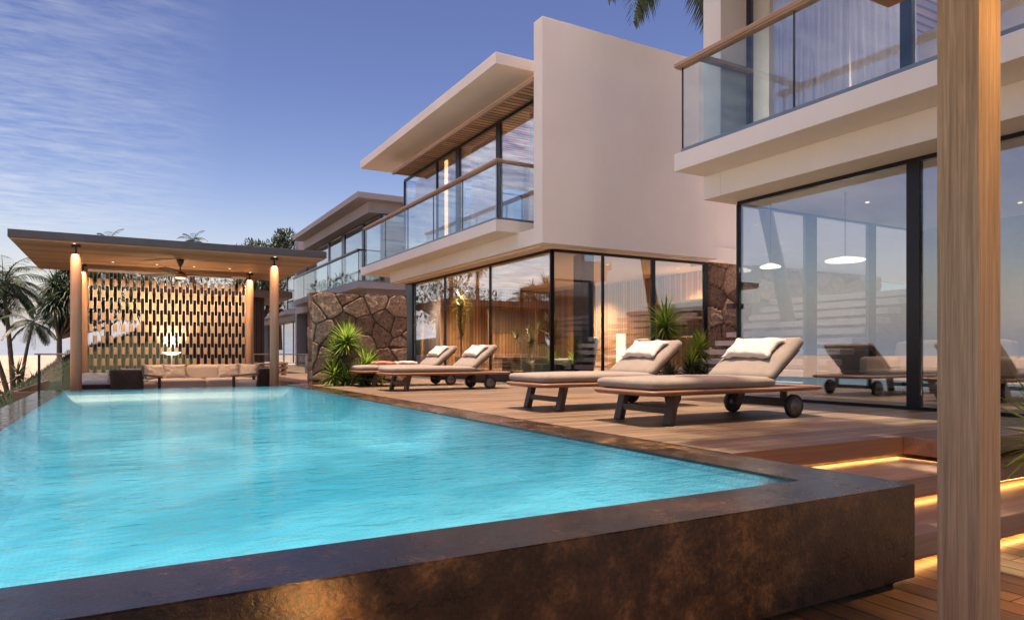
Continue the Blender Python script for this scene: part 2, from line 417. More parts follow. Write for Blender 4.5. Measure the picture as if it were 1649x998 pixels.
# steps with lit risers
st = thing('deck_steps', (4.6, 2.7, -.51), 'wide timber steps beside the pool corner with glowing strips under their noses', 'steps')
b = MB(); b.box(3.475, 5.41, 2.66, 3.30, -.29, -.17, .004); b.box(5.412, 12, 2.66, 2.90, -.29, -.17, .004); b.build('upper_tread', M['step'], st)
b = MB(); b.box(3.475, 12, 2.19, 3.2, -.46, -.34, .004); b.build('lower_tread', M['step'], st)
b = MB(); b.box(3.48, 5.40, 3.235, 3.2485, -.136, -.001); b.box(5.395, 5.4085, 2.86, 3.234, -.136, -.001); b.build('riser', M['riser'], st)
b = MB(); b.box(3.48, 5.409, 2.663, 2.676, -.303, -.2905); b.box(3.48, 12, 2.193, 2.206, -.474, -.4605); b.build('drip_edge', M['riser'], st)
b = MB(); b.box(3.48, 5.40, 3.256, 3.29, -.129, -.1215); b.build('light_strip', M['led'], st)
b = MB(); b.box(5.414, 5.44, 2.92, 3.25, -.129, -.1215); b.build('light_strip', M['led'], st)
b = MB(); b.box(3.48, 9, 2.685, 2.715, -.2985, -.2915); b.build('light_strip', M['led'], st)
b = MB(); b.box(3.48, 9, 2.216, 2.246, -.4685, -.4615); b.build('light_strip', M['led'], st)

# pool
PX0, PX1, PY0, PY1 = -.93, 3.06, 2.38, 14.95
pool = thing('swimming_pool', (1, 8, -.51), 'raised infinity pool with a dark rusty stone rim and turquoise basin', 'pool')
b = MB()
b.box(-1.328, 3.468, 2.022, PY0, -.0095, -.003)
b.box(PX1, 3.468, PY0 + .002, 15.38, -.07, -.003)
b.build('coping', M['coping'], pool)
b = MB(); b.box(-1.33, PX0, PY0 + .002, 15.38, -.10, -.034); b.box(PX0 + .002, PX1 - .002, PY1, 15.38, -.10, -.034); b.build('wet_edge', M['coping'], pool)
b = MB(); b.box(-1.328, 3.468, 2.022, PY0 - .07, -.47, -.010); b.box(3.25, 3.468, PY0 - .069, 3.22, -.47, -.071); b.box(-1.328, -1.1, 2.201, 15.37, -1.6, -.101); b.build('outer_wall', M['poolwall'], pool)
b = MB(); b.box(-1.3, 3.40, 2.09, 2.19, -.51, -.471); b.box(3.27, 3.40, 2.191, 3.1, -.51, -.471); b.build('plinth', M['metal'], pool)
b = MB()
b.box(PX0 - .05, PX1 + .05, PY0 - .05, PY1 + .05, -.52, -.32)
# coved sides running down to the floor
def cove(a, c, n):
    prev = None
    for k in range(7):
        q = k / 6 * math.pi / 2; o = .34 * (1 - math.cos(q)); z = -.02 - .30 * math.sin(q) * (.35 + .65 * k / 6)
        cur = [b.bm.verts.new((a[0] + n[0] * o, a[1] + n[1] * o, z)), b.bm.verts.new((c[0] + n[0] * o, c[1] + n[1] * o, z))]
        if prev: b.bm.faces.new((prev[0], prev[1], cur[1], cur[0]))
        prev = cur
cove((PX0, PY0), (PX0, PY1), (1, 0)); cove((PX1, PY0), (PX1, PY1), (-1, 0)); cove((PX0, PY0), (PX1, PY0), (0, 1)); cove((PX0, PY1), (PX1, PY1), (0, -1))
b.build('basin', M['tile'], pool)
b = MB()
vs = [b.bm.verts.new(p) for p in ((-1.325, PY0 - .0, -.016), (PX1, PY0, -.016), (PX1, 15.37, -.016), (-1.325, 15.37, -.016))]; b.bm.faces.new(vs)
tag(b.build('water', M['water']), 'rippled turquoise pool water', kind='structure')

# grassy slope on the left
def hillz(x, y):
    pts = ((-60, -32), (-12, -7.5), (-5, -2.0), (-3.39, -.73), (-2.33, .05), (-1.54, .75), (-.15, 1.18), (.79, 1.73), (1.4, 1.6), (3, -.3), (40, -1.2))
    z = pts[-1][1]
    for (a, za), (c, zc) in zip(pts, pts[1:]):
        if a <= x <= c: z = za + (zc - za) * (x - a) / (c - a); break
    k = min(1, max(0, (y - 17.5) / 9.5)); k = k * k * (3 - 2 * k)
    if y < 27: z = z * k + (min(z, -.9) - .6) * (1 - k)
    else: z -= .004 * (y - 27) ** 1.6
    return z + .05 * mnoise.noise(Vector((x * 1.3, y * 1.3, 0))) * min(1, k + .2)
b = MB(); NX, NY = 90, 60; g = {}
for i in range(NX + 1):
    for j in range(NY + 1):
        x = -50 + 58 * (1 - (1 - i / NX) ** 2.0); y = 8 + 62 * (j / NY) ** 1.6
        if x > -1.4 and y < 22: zz = -2.6
        else: zz = hillz(x, y)
        g[i, j] = b.bm.verts.new((x, y, zz))
for i in range(NX):
    for j in range(NY): b.bm.faces.new((g[i, j], g[i + 1, j], g[i + 1, j + 1], g[i, j + 1])).smooth = True
tag(b.build('hillside', M['grass']), 'dark green grassy slope rising behind the pavilion', kind='structure')
# shaggy turf on the slope crest
b = MB(); b.norecalc = True
for _ in range(4200):
    x = rnd.uniform(-6, 1.2); y = rnd.uniform(23, 29.5)
    b.blade((x, y, hillz(x, y) - .02), (rnd.uniform(-.5, .5), rnd.uniform(-.5, .5), 1), rnd.uniform(.07, .17), .022, .8, 2)
tag(b.build('turf', M['leaf_dark']), 'rough dark turf on the slope', kind='stuff')

# ------------------------------------------------------------------ villas
def frame_wall(name, parent, axis, pos, spans, z0, z1, th=.06, bar=.05, sill=.05, head=.06, mat='metal', glass='glass', ends=True, widths=None):
    """glazed wall: axis 'Y' runs along Y at x=pos; spans = breakpoints. Returns frame object with pane children."""
    b = MB(); s0, s1 = spans[0], spans[-1]
    def bx(a0, a1, z_0, z_1, t=th, o=0):
        if axis == 'Y': b.box(pos - t / 2 + o, pos + t / 2 + o, a0, a1, z_0, z_1)
        else: b.box(a0, a1, pos - t / 2 + o, pos + t / 2 + o, z_0, z_1)
    ws = widths or [bar] * len(spans)
    bx(s0, s1, z0, z0 + sill); bx(s0, s1, z1 - head, z1)
    for p, w in zip(spans, ws):
        if w: bx(p - w / 2, p + w / 2, z0 + sill, z1 - head, th * 1.02)
    fr = b.build(name, M[mat], parent)
    for (a, wa), (c, wc) in zip(zip(spans, ws), zip(spans[1:], ws[1:])):
        p = MB(); lo, hi = a + wa / 2 + .001, c - wc / 2 - .001
        if axis == 'Y': p.box(pos - .006, pos + .006, lo, hi, z0 + sill + .001, z1 - head - .001)
        else: p.box(lo, hi, pos - .006, pos + .006, z0 + sill + .001, z1 - head - .001)
        p.build('pane', M[glass], fr)
    return fr

def balustrade(parent, x, ys, z0, zrail, y_end=None, xin=None, post='metal', rail_over=.08, railmat='rail_wood', posts=True, chan=True, side='lo'):
    b = MB()
    if chan: b.box(x - .03, x + .03, ys[0], ys[-1], z0, z0 + .055)
    if chan and xin: b.box(x + .031, xin, (y_end) - .03, (y_end) + .03, z0, z0 + .055)
    ch = b.build('channel', M['channel'], parent) if chan else None
    for a, c in zip(ys, ys[1:]):
        MB().box(x - .007, x + .007, a + .006, c - .006, z0 + .056, zrail - .05).build('glass_panel', M['glass_soft'], parent)
    if xin: MB().box(x + .02, xin - .01, y_end - .007, y_end + .007, z0 + .056, zrail - .05).build('glass_panel', M['glass_soft'], parent)
    if posts:
        for y in ys: MB().box(x - .012, x + .012, y - .0055, y + .0055, z0 + .055, zrail - .05).build('joint_post', M[post], parent)
    b = MB(); b.box(x - .075, x + .075, ys[0] - rail_over, ys[-1] + rail_over, zrail - .055, zrail + .0, .008)
    b.box(x - .055, x + .055, ys[0] - rail_over + .02, ys[-1] + rail_over - .02, zrail - .075, zrail - .0555)
    if xin:
        b.box(x + .0755, xin, y_end - .06, y_end + .06, zrail - .056, zrail - .001, .008)
    b.build('handrail', M[railmat], parent)

def curtain(x, y0, y1, z0, z1, label, waves=16, amp=.05, axis='Y', lean=0):
    b = MB(); n = waves * 8; prev = None
    for i in range(n + 1):
        k = i / n; y = y0 + (y1 - y0) * k
        ph = k * waves * 2 * math.pi
        cur = []
        for j in range(9):
            kz = j / 8; a = amp * (.6 + .4 * kz) * (math.sin(ph + .5 * math.sin(ph * .31 + kz)) + .35 * math.sin(ph * .47 + 1))
            yy = y + lean * (1 - kz) * k
            p = (x + a, yy, z1 - (z1 - z0) * kz) if axis == 'Y' else (yy, x + a, z1 - (z1 - z0) * kz)
            cur.append(b.bm.verts.new(p))
        if prev:
            for j in range(8): b.bm.faces.new((prev[j], cur[j], cur[j + 1], prev[j + 1])).smooth = True
        prev = cur
    b.norecalc = True
    o = b.build('curtain', M['curtain']); tag(o, label, 'curtain', 'sheer curtains behind upper and lower windows')
    md = o.modifiers.new('thick', 'SOLIDIFY'); md.thickness = .003
    return o

def roof_part(parent, x0, x1, y0, y1, z0, z1, mat='plaster'):
    return MB().box(x0, x1, y0, y1, z0, z1, .006).build('roof', M[mat], parent)

# --- middle villa
v2 = thing('villa', (10, 16.5, 0), 'white two-storey villa in the middle with a tall blank side wall and lit ground floor', 'villa', 'white villas along the terrace')
side = MB().box(7.47, 12.42, 11.97, 12.31, 2.93, 7.56, .006).build('side_wall', M['plaster'], v2)
MB().box(12.43, 22, 12.6, 12.9, 2.85, 7.2).build('rear_wall', M['plaster'], v2)
b = MB(); b.box(7.47, 13.9, 12.311, 21.2, 2.93, 3.27, .006); b.build('floor_beam', M['plaster'], v2)
bal = MB().box(6.91, 13.9, 12.94, 22.55, 3.272, 3.52, .005).build('balcony_slab', M['plaster'], v2)
balustrade(bal, 6.97, [12.97, 14.71, 16.46, 18.29, 20.2, 22.1], 3.521, 4.81, 12.99, 8.0)
roof = roof_part(v2, 6.91, 14.5, 12.94, 22.55, 6.84, 7.08)
b = MB(); b.box(7.95, 14.2, 12.32, 20.95, 6.40, 6.838); b.build('soffit_box', M['ceiling'], roof)
b = MB(); b.box(7.45, 7.519, 12.32, 20.95, 6.35, 6.43); b.build('soffit_trim', M['rail_wood'], roof)
b = MB(); b.box(7.52, 14.1, 12.33, 20.9, 6.36, 6.398); b.build('slatted_ceiling', M['soffit_wood'], roof)
frame_wall('upper_window', v2, 'Y', 8.05, [12.34, 14.9, 17.25, 18.72, 21.4], 3.53, 6.355, .07, .06, .06, .07, 'metal', widths=[.05, .22, .24, .05, .06], glass='glass_front')
frame_wall('upper_end_window', v2, 'X', 21.4, [8.10, 10.2, 12.5], 3.53, 6.355, .06, widths=[.04, .06, .06])
b = MB(); b.box(8.10, 8.3, 17.4, 18.7, 3.53, 6.34); b.build('timber_panel', M['slatwall'], v2)
b = MB(); b.box(8.065, 8.098, 18.08, 18.24, 3.6, 6.2); b.build('light_strip', M['ledstrip'], v2)
b = MB(); b.box(12.5, 12.7, 12.32, 21.3, 3.53, 6.35); b.build('upper_back_wall', M['slatwall'], v2)
# ground storey
b = MB(); b.box(7.78, 14.2, 12.15, 21.3, .003, .2, .006); b.build('plinth', M['dark_wood'], v2)
b = MB(); b.box(8.02, 14.0, 12.42, 21.2, .201, .206); b.build('floor', M['deck'], v2)
b = MB(); b.box(7.62, 14.0, 12.30, 21.2, 2.90, 2.928); b.build('ceiling', M['ceiling'], v2)
b = MB(); b.box(13.6, 13.9, 12.5, 21.2, .21, 2.90); b.build('back_wall', M['slatwall'], v2)
b = MB(); b.box(8.3, 13.59, 21.0, 21.2, .21, 2.90); b.build('end_wall', M['slatwall_x'], v2)
b = MB(); b.box(7.92, 8.22, 20.45, 21.05, .2, 2.9); b.build('corner_column', M['bluemetal'], v2)
b = MB(); b.box(9.02, 9.34, 12.75, 13.1, .21, 2.90); b.build('column', M['metal'], v2)
frame_wall('front_window', v2, 'Y', 8.0, [12.45, 15.26, 18.04, 20.45], .2, 2.9, .06, widths=[.05, .05, .05, .05], glass='glass_front')
frame_wall('side_window', v2, 'X', 12.42, [8.02, 9.34, 10.8, 12.46], .2, 2.9, .06, widths=[.03, .05, .10, .12])
b = MB()
b.box(12.7, 13.58, 12.6, 15.4, 1.55, 1.60); b.box(12.7, 13.58, 12.6, 15.4, 2.0, 2.05); b.box(12.7, 13.58, 12.6, 15.4, 1.08, 1.13); b.box(12.7, 13.58, 14.0, 14.05, 1.6, 2.0)
tag(b.build('wall_shelf', M['rail_wood']), 'long timber wall shelves in the lit room behind the yucca', 'shelf')
# dark niche and partition inside
# geometric line panel on the inner end wall
art = thing('wall_panel', (10.4, 18.2, .9), 'line carved timber wall panel inside the lit middle villa', 'wall art')
b = MB(); b.box(9.5, 11.2, 18.25, 18.30, .5, 2.0); b.build('backing', M['slatwall_x'], art)
b = MB()
for i in range(12):
    k = i * .058
    b.box(9.52, 11.1 - k, 18.20, 18.249, 1.95 - k, 1.975 - k); b.box(11.08 - k, 11.105 - k, 18.20, 18.249, .52, 1.94 - k)
b.build('raised_lines', M['rail_wood'], art)

# --- near villa
v1 = thing('villa', (10, 3, 0), 'nearest white villa at right with glass room, balcony and sheer curtains', 'villa', 'white villas along the terrace')
b = MB(); b.box(7.49, 8.6, 7.16, 7.5, 3.522, 7.4, .006); b.build('fin_wall', M['plaster'], v1)
b = MB(); b.box(7.49, 13.2, 7.162, 7.5, 2.93, 3.27, .004); b.box(7.49, 13.2, -4, 7.158, 2.931, 3.27, .004); b.build('floor_beam', M['plaster'], v1)
bal = MB().box(6.91, 13.4, -4, 7.49, 3.272, 3.52, .005).build('balcony_slab', M['plaster'], v1)
balustrade(bal, 6.97, [-2.4, -.3, 1.6, 3.55, 5.5, 7.38], 3.521, 4.81, 7.08, 8.0, rail_over=.1)
frame_wall('upper_window', v1, 'Y', 8.05, [-3, 2.2, 4.78, 7.14], 3.53, 6.36, .07, widths=[.1, .12, .14, .1], mat='bluemetal', sill=.09)
b = MB(); b.box(12.4, 12.6, -4, 7.15, 3.53, 6.36); b.box(8.6, 12.4, 7.16, 7.3, 3.53, 6.36); b.build('upper_back_wall', M['ceiling'], v1)
b = MB(); b.box(7.52, 12.6, -4, 7.15, 6.365, 6.42); b.build('slatted_ceiling', M['soffit_wood'], v1)
rf = roof_part(v1, 6.91, 13.4, -4, 7.49, 6.84, 7.08)
frame_wall('front_window', v1, 'Y', 8.05, [-3, 1.9, 4.695, 7.33], .005, 2.93, .08, widths=[.1, .15, .15, .03], sill=.035, head=.05)
frame_wall('side_window', v1, 'X', 7.33, [8.10, 9.67, 11.27, 12.7], .005, 2.93, .06, widths=[.02, .26, .20, .12], mat='bluemetal')
b = MB(); b.box(12.7, 12.9, -4, 7.3, .005, 2.93); b.build('back_wall', M['greysofa'], v1)
b = MB(); b.box(8.10, 12.7, -4, 7.29, 2.90, 2.928); b.build('ceiling', M['ceiling'], v1)
b = MB(); b.box(8.0, 8.02, 7.36, 7.40, 1.33, 1.40); b.box(7.93, 8.0, 7.34, 7.46, 1.33, 1.41, .004); b.build('door_pull', M['dark_wood'], v1)

# --- far villas
def far_villa(dx, ya, yb, label, fin=True, mat='shaded_grey_plaster'):
    v = thing('villa', (10 + dx, (ya + yb) / 2, 0), label, 'villa', 'white villas along the terrace')
    xf, xw, xg = 6.91 + dx, 7.47 + dx, 8.05 + dx
    if fin: MB().box(xw, xw + 5, yb + 1.6, yb + 1.95, 0, 7.5).build('side_wall', M[mat], v)
    MB().box(xw, xw + 6, ya + .5, yb + 1.6, 2.93, 3.27).build('floor_beam', M[mat], v)
    bl = MB().box(xf, xw + 6, ya, yb, 3.272, 3.52).build('balcony_slab', M[mat], v)
    n = 5; ys = [ya + .06 + (yb - ya - .12) * i / n for i in range(n + 1)]
    balustrade(bl, xf + .06, ys, 3.521, 4.81, ya + .07, xw + 1.2, railmat='bluemetal')
    r = roof_part(v, xf, xw + 6, ya, yb, 6.84, 7.08, mat)
    MB().box(xf + .6, xw + 6, ya + .5, yb + 1.5, 6.40, 6.838).build('soffit_box', M[mat], r)
    L = yb - ya
    frame_wall('upper_window', v, 'Y', xg, [ya + .5, ya + .24 * L, ya + .5 * L, ya + .72 * L, yb + 1.5], 3.53, 6.40, .08, widths=[.1, .3, .5, .25, .1], mat='bluemetal')
    frame_wall('upper_end_window', v, 'X', ya + .5, [xg + .05, xg + 2, xg + 4], 3.53, 6.40, .08, widths=[.05, .1, .1], mat='bluemetal')
    MB().box(xg + 4, xg + 4.2, ya + .5, yb + 1.5, .01, 6.4).build('back_wall', M[mat], v)
    frame_wall('ground_window', v, 'Y', xg, [ya + .6, ya + .3 * L, ya + .6 * L, yb + 1.5], .01, 2.93, .08, widths=[.15, .1, .1, .1], mat='bluemetal')
    return v
far_villa(1.16, 26.7, 38.7, 'grey shaded villa behind the stone wall with a dark railed balcony')
far_villa(2.3, 46, 57, 'farthest grey villa glimpsed between the pavilion columns', True)

# ------------------------------------------------------------------ rough stone walls
def stone_block(name, x0, x1, y0, y1, z0, z1, label, seed, cell=.42, res=.022, relief=.055, top_rough=.02):
    """a masonry wall: front (-Y) and end (-X) faces relief-carved into irregular stones"""
    r = random.Random(seed)
    W, H, D = x1 - x0, z1 - z0, y1 - y0
    b = bmesh.new(); lay = b.loops.layers.float_vector.new('stone') if False else None
    colr = []
    def carve(U, V, place, seedo):
        pts = []
        nu, nv = max(2, int(U / cell)), max(2, int(V / (cell * .85)))
        for i in range(-1, nu + 1):
            for j in range(-1, nv + 1):
                pts.append(((i + .5 + r.uniform(-.49, .49)) * U / nu, (j + .5 + r.uniform(-.49, .49)) * V / nv, r.random(), r.uniform(-.5, .5), r.uniform(-.5, .5)))
        n, m = max(3, int(U / res)), max(3, int(V / res)); g = {}
        for i in range(n + 1):
            for j in range(m + 1):
                u, v = U * i / n, V * j / m
                uu = u + .02 * mnoise.noise(Vector((u * 6, v * 6, seedo))); vv = v + .02 * mnoise.noise(Vector((u * 4, v * 4, seedo + 9)))
                ds = sorted((((uu - p[0]) ** 2 + ((vv - p[1]) * 1.1) ** 2) ** .5, k) for k, p in enumerate(pts))[:2]
                e = ds[1][0] - ds[0][0]; p = pts[ds[0][1]]
                k = min(1, max(0, (e - .008) / .022)); k = k * k * (3 - 2 * k)
                edge = min(1, min(u, U - u) / .02)
                h = k * (relief * (.7 + .3 * p[2]) + .006 * mnoise.noise(Vector((u * 26, v * 26, seedo))) + .07 * (p[3] * (uu - p[0]) + p[4] * (vv - p[1])) + .012 * mnoise.noise(Vector((u * 9, v * 9, seedo + p[2] * 50))))
                vt = b.verts.new(place(u, v, h * edge)); g[i, j] = vt
                colr.append((p[2], 1 - min(1, e / .03), 0))
        for i in range(n):
            for j in range(m): b.faces.new((g[i, j], g[i + 1, j], g[i + 1, j + 1], g[i, j + 1])).smooth = True
    carve(W, H, lambda u, v, h: (x0 + u, y0 - h, z0 + v), seed)
    carve(D, H, lambda u, v, h: (x0 - h * .6, y0 + D - u, z0 + v), seed + 50)
    carve(W, D, lambda u, v, h: (x0 + u, y0 + v, z1 + h * .3), seed + 80)
    nb = len(b.verts)
    vs = [b.verts.new(p) for p in ((x1, y0, z0), (x1, y1, z0), (x1, y1, z1), (x1, y0, z1), (x0, y1, z0), (x0, y1, z1))]
    b.faces.new((vs[0], vs[1], vs[2], vs[3])); b.faces.new((vs[1], vs[4], vs[5], vs[2]))
    colr += [(.5, 0, 0)] * 6
    me = bpy.data.meshes.new(name); b.to_mesh(me); b.free()
    a = me.attributes.new('stone', 'FLOAT_VECTOR', 'POINT')
    a.data.foreach_set('vector', [c for q in colr for c in q])
    o = bpy.data.objects.new(name, me); me.materials.append(M['masonry']); col.objects.link(o)
    return tag(o, label, 'wall', 'rough stone garden walls')
stone_block('stone_wall', 3.52, 5.66, 14.92, 15.3, 0, 1.97, 'brown rubble stone wall standing behind the yucca clump', 3, .40, .015, .045)
stone_block('stone_wall', 12.53, 19.5, 12.40, 12.58, 0, 2.92, 'tall rubble stone wall rising beside the outdoor stair', 11, .55, .035, .08)

# ------------------------------------------------------------------ stair between villas
sr = thing('outdoor_stair', (11.5, 9.8, 0), 'floating grey slab stair climbing beside the tall stone wall', 'stairs')
for i in range(-1, 9):
    x, z = 10.65 + .365 * i, .35 + .2 * i
    MB().box(x, x + .42, 8.0, 11.4, z - .11, z, .006).build('tread', M['tread'], sr)
b = MB(); b.bar((10.4, 9.0, .0), (13.95, 9.0, 1.75), .12, .22); b.bar((10.4, 10.6, .0), (13.95, 10.6, 1.75), .12, .22); b.build('stringer', M['metal'], sr)
b = MB(); b.box(14.0, 22, 7.6, 12.38, .01, 1.95); tag(b.build('upper_terrace', M['tread']), kind='structure')

# ------------------------------------------------------------------ pavilion
pv = thing('pavilion', (1.1, 18, 0), 'flat roofed timber pavilion with slatted ceiling at the far end of the pool', 'pavilion')
b = MB(); b.box(-1.84, 3.98, 15.5, 20.7, 2.80, 2.945, .006); rf = b.build('roof', M['fascia'], pv)
b = MB(); b.box(-1.80, 3.94, 15.54, 20.66, 2.765, 2.799); b.build('slatted_soffit', M['soffit_wood'], rf)
CX = ((-.79, 15.78), (2.90, 15.78), (-.82, 19.1), (2.89, 19.1))
for x, y in CX:
    b = MB(); b.lathe([(.093, -.38), (.097, -.376), (.097, 2.56), (.09, 2.575)], (x, y, 0), n=28); c = b.build('column', M['cedar'], pv)
    b = MB(); b.box(x - .02, x + .02, y - .02, y + .02, 2.575, 2.72); b.box(x - .075, x + .075, y - .06, y + .06, 2.715, 2.764); b.build('bracket', M['metal'], c)
scr = MB()
NR = 42; X0, X1 = -.70, 2.78; dxr = (X1 - X0) / NR
for i in range(NR + 1): scr.tube([(X0 + i * dxr, 19.1, .02), (X0 + i * dxr, 19.1, 2.62)], .0065, 6)
scr.box(-.72, 2.80, 19.085, 19.115, 2.60, 2.66); scr.box(-.72, 2.80, 19.085, 19.115, 0, .03)
so = scr.build('screen_rods', M['steel'], pv)
spots_ = []; row = 0; z = .10
while z < 2.5:
    for i in range(NR):
        if (i + row) % 2 == 0: spots_.append((X0 + (i + .5) * dxr, z))
    z += .272; row += 1
bb = MB(); bb.box(-.036, .036, -.028, .028, 0, .172, .004); bme = bpy.data.meshes.new('screen_block'); bb.bm.to_mesh(bme); bb.bm.free(); bme.materials.append(M['block_wood'])
spots_.sort(key=lambda p: -p[0]); rest = MB()
for k, (x, z) in enumerate(spots_):
    mt = Matrix.Translation((x, 19.1, z)) @ Matrix.Rotation(R(12), 4, 'Z')
    if k < 100:
        o = bpy.data.objects.new('screen_block', bme); col.objects.link(o); o.parent = so
        o.location = mt.translation - Vector(pv.location); o.rotation_euler = (0, 0, R(12))
    else:
        t2 = bmesh.new(); t2.from_mesh(bme); rest.add(t2, mt)
o = rest.build('screen_blocks', M['block_wood'], so); o['kind'] = 'stuff'
# downlights set in the soffit over each column
for i, (x, y) in enumerate(CX):
    b = MB(); b.lathe([(.022, 2.757), (.026, 2.764)], (x - .02, y - .19, 0), n=16); b.build('downlight', M['lampglow'], pv)
    light('SPOT', 'column_downlight', (x - .02, y - .19, 2.745), 48 if y < 17 else 60, (1, .60, .34), spot_size=R(70), spot_blend=.7, shadow_soft_size=.04, rot=(R(4), 0, 0))
for x in (-.2, .7, 1.5, 2.3):
    b = MB(); b.lathe([(.022, 2.757), (.026, 2.764)], (x, 18.3, 0), n=16); b.build('downlight', M['lampglow'], pv)
    light('SPOT', 'screen_downlight', (x, 18.3, 2.74), 85, (1, .68, .42), spot_size=R(120), spot_blend=.8, shadow_soft_size=.05, rot=(R(14), 0, 0))

# ceiling fan
fan = thing('ceiling_fan', (1.12, 17.1, 2.5), 'dark ceiling fan hanging under the pavilion roof', 'ceiling fan')
b = MB(); b.lathe([(.02, 2.60), (.07, 2.70), (.08, 2.764)], (1.12, 17.1, 0), n=20); b.tube([(1.12, 17.1, 2.45), (1.12, 17.1, 2.70)], .016, 10); b.build('down_rod', M['dark_wood'], fan)
b = MB(); b.lathe([(.05, 2.36), (.12, 2.37), (.14, 2.42), (.10, 2.48), (.03, 2.50)], (1.12, 17.1, 0), n=24); b.build('motor', plain('copper_motor', (.35, .14, .06), .3, .8), fan)
b = MB(); b.lathe([(.02, 2.33), (.09, 2.34), (.11, 2.358)], (1.12, 17.1, 0), n=24); b.build('lamp', M['lampwhite'], fan)
for k in range(3):
    a = R(8 + 120 * k); c, s = math.cos(a), math.sin(a)
    b = MB(); pts = []
    for i in range(9):
        r = .12 + .98 * i / 8; w = (.03 + .07 * math.sin(min(1, i / 8 + .1) * 2.4)); z = 2.43 + .015 * i / 8
        pts.append([Vector((1.12 + c * r - s * q * w, 17.1 + s * r + c * q * w, z + q * .016 + zz)) for q, zz in ((-1, 0), (1, 0), (1, .012), (-1, .012))])
    vv = [[b.bm.verts.new(p) for p in q] for q in pts]
    for p, q in zip(vv, vv[1:]):
        for j in range(4): b.bm.faces.new((p[j], p[(j + 1) % 4], q[(j + 1) % 4], q[j]))
    b.bm.faces.new(vv[0]); b.bm.faces.new(vv[-1][::-1])
    b.build('blade', M['dark_wood'], fan)

# ------------------------------------------------------------------ pavilion furniture
def Tm(x, y, z, rx=0, ry=0, rz=0):
    return Matrix.Translation((x, y, z)) @ Matrix.Rotation(R(rz), 4, 'Z') @ Matrix.Rotation(R(ry), 4, 'Y') @ Matrix.Rotation(R(rx), 4, 'X')
FZ = -.38
sofa = thing('sofa', (1.75, 18.3, FZ), 'long sand coloured sofa in front of the timber screen', 'sofa')
b = MB(); b.box(.50, 2.96, 17.9, 18.85, FZ, FZ + .14, .01); b.build('base', M['dark_wood'], sofa)
b = MB()
for i in range(2): b.soft(1.2, .92, .28, .06, .02, Tm(1.13 + 1.22 * i, 18.3, FZ + .30), seed=i)
b.build('seat', M['sofa'], sofa)
for x in (.95, 1.74, 2.53):
    MB().soft(.78, .20, .40, .08, .02, Tm(x, 18.68, FZ + .56, -12), seed=x).build('back_cushion', M['sofa'], sofa)
for lab, x, y, rz in (('plump sand scatter cushion at the left end of the sofa', .66, 18.35, 35), ('ivory scatter cushion left of the sofa middle', 1.08, 18.45, 8), ('ivory scatter cushion right of the sofa middle', 2.30, 18.45, -10), ('sand scatter cushion at the right end of the sofa', 2.76, 18.34, -35)):
    o = MB().pillow(.27, .20, .08, Tm(x, y, FZ + .61, 68, 0, rz), x).build('cushion', M['sofa']); tag(o, lab, 'cushion', 'scatter cushions on the pavilion sofa')
def armchair(x, y, rz, label, w=.68):
    t = thing('armchair', (0, 0, 0), label, 'armchair', 'dark woven armchairs in the pavilion')
    b = MB(); b.soft(w, .09, .50, .04, 0, Tm(0, -.34, .46, 10), 10); b.build('backrest', M['wicker'], t)
    b = MB(); b.soft(w - .1, .64, .16, .06, .02, Tm(0, .02, .34), 10); b.build('seat', M['sofa'], t)
    for s in (-1, 1):
        b = MB(); b.bar((s * w / 2, -.38, .60), (s * w / 2, .38, .53), .055, .035, .008); b.build('arm', M['frame_wood'], t)
        b = MB(); b.bar((s * w / 2, .32, 0), (s * w / 2, .32, .52), .05, .05, .006, (0, 1, 0)); b.build('leg', M['dark_wood'], t)
        b = MB(); b.bar((s * w / 2 * .9, -.30, 0), (s * w / 2 * .9, -.34, .30), .05, .05, .006, (0, 1, 0)); b.build('leg', M['dark_wood'], t)
    b = MB(); b.pillow(.22, .17, .07, Tm(.05, -.22, .58, 70, 0, 180), 3); b.build('back_pillow', M['pillow'], t)
    t.location = (x, y, FZ); t.rotation_euler = (0, 0, R(rz)); return t
armchair(.24, 16.75, -30, 'dark woven armchair at left turned towards the sofa')
armchair(2.66, 16.75, 42, 'dark woven armchair at right beside the front column')
# low floor lounger behind left column
fl = thing('floor_lounge', (-.45, 17.0, FZ), 'low dark lounge with pale cushions beside the left column', 'lounge')
MB().box(-.80, -.02, 16.7, 17.5, FZ, .02, .02).build('base', M['wicker'], fl)
MB().pillow(.30, .2, .07, Tm(-.50, 17.0, .12, 40, 0, -8), 2).build('cushion', M['pillow'], fl)
MB().pillow(.18, .18, .06, Tm(-.10, 16.95, .13, 50, 0, 40), 5).build('cushion', M['pillow'], fl)
bl = thing('bowl_lamp', (1.05, 18.95, FZ), 'glowing shallow bowl lamp on a thin stand behind the sofa', 'lamp')
b = MB(); b.lathe([(.02, .62), (.12, .635), (.20, .68), (.215, .70), (.10, .69), (.02, .685)], (1.05, 18.95, 0), n=24); b.build('bowl', M['lampwhite'], bl)
b = MB(); b.lathe([(.12, FZ), (.12, FZ + .015), (.012, FZ + .02), (.012, .62)], (1.05, 18.95, 0), n=16); b.build('stand', M['steel'], bl)
light('SPOT', 'bowl_uplight', (1.05, 18.95, .76), 130, (1, .64, .36), spot_size=R(112), spot_blend=.6, shadow_soft_size=.1, rot=(R(180), 0, 0))
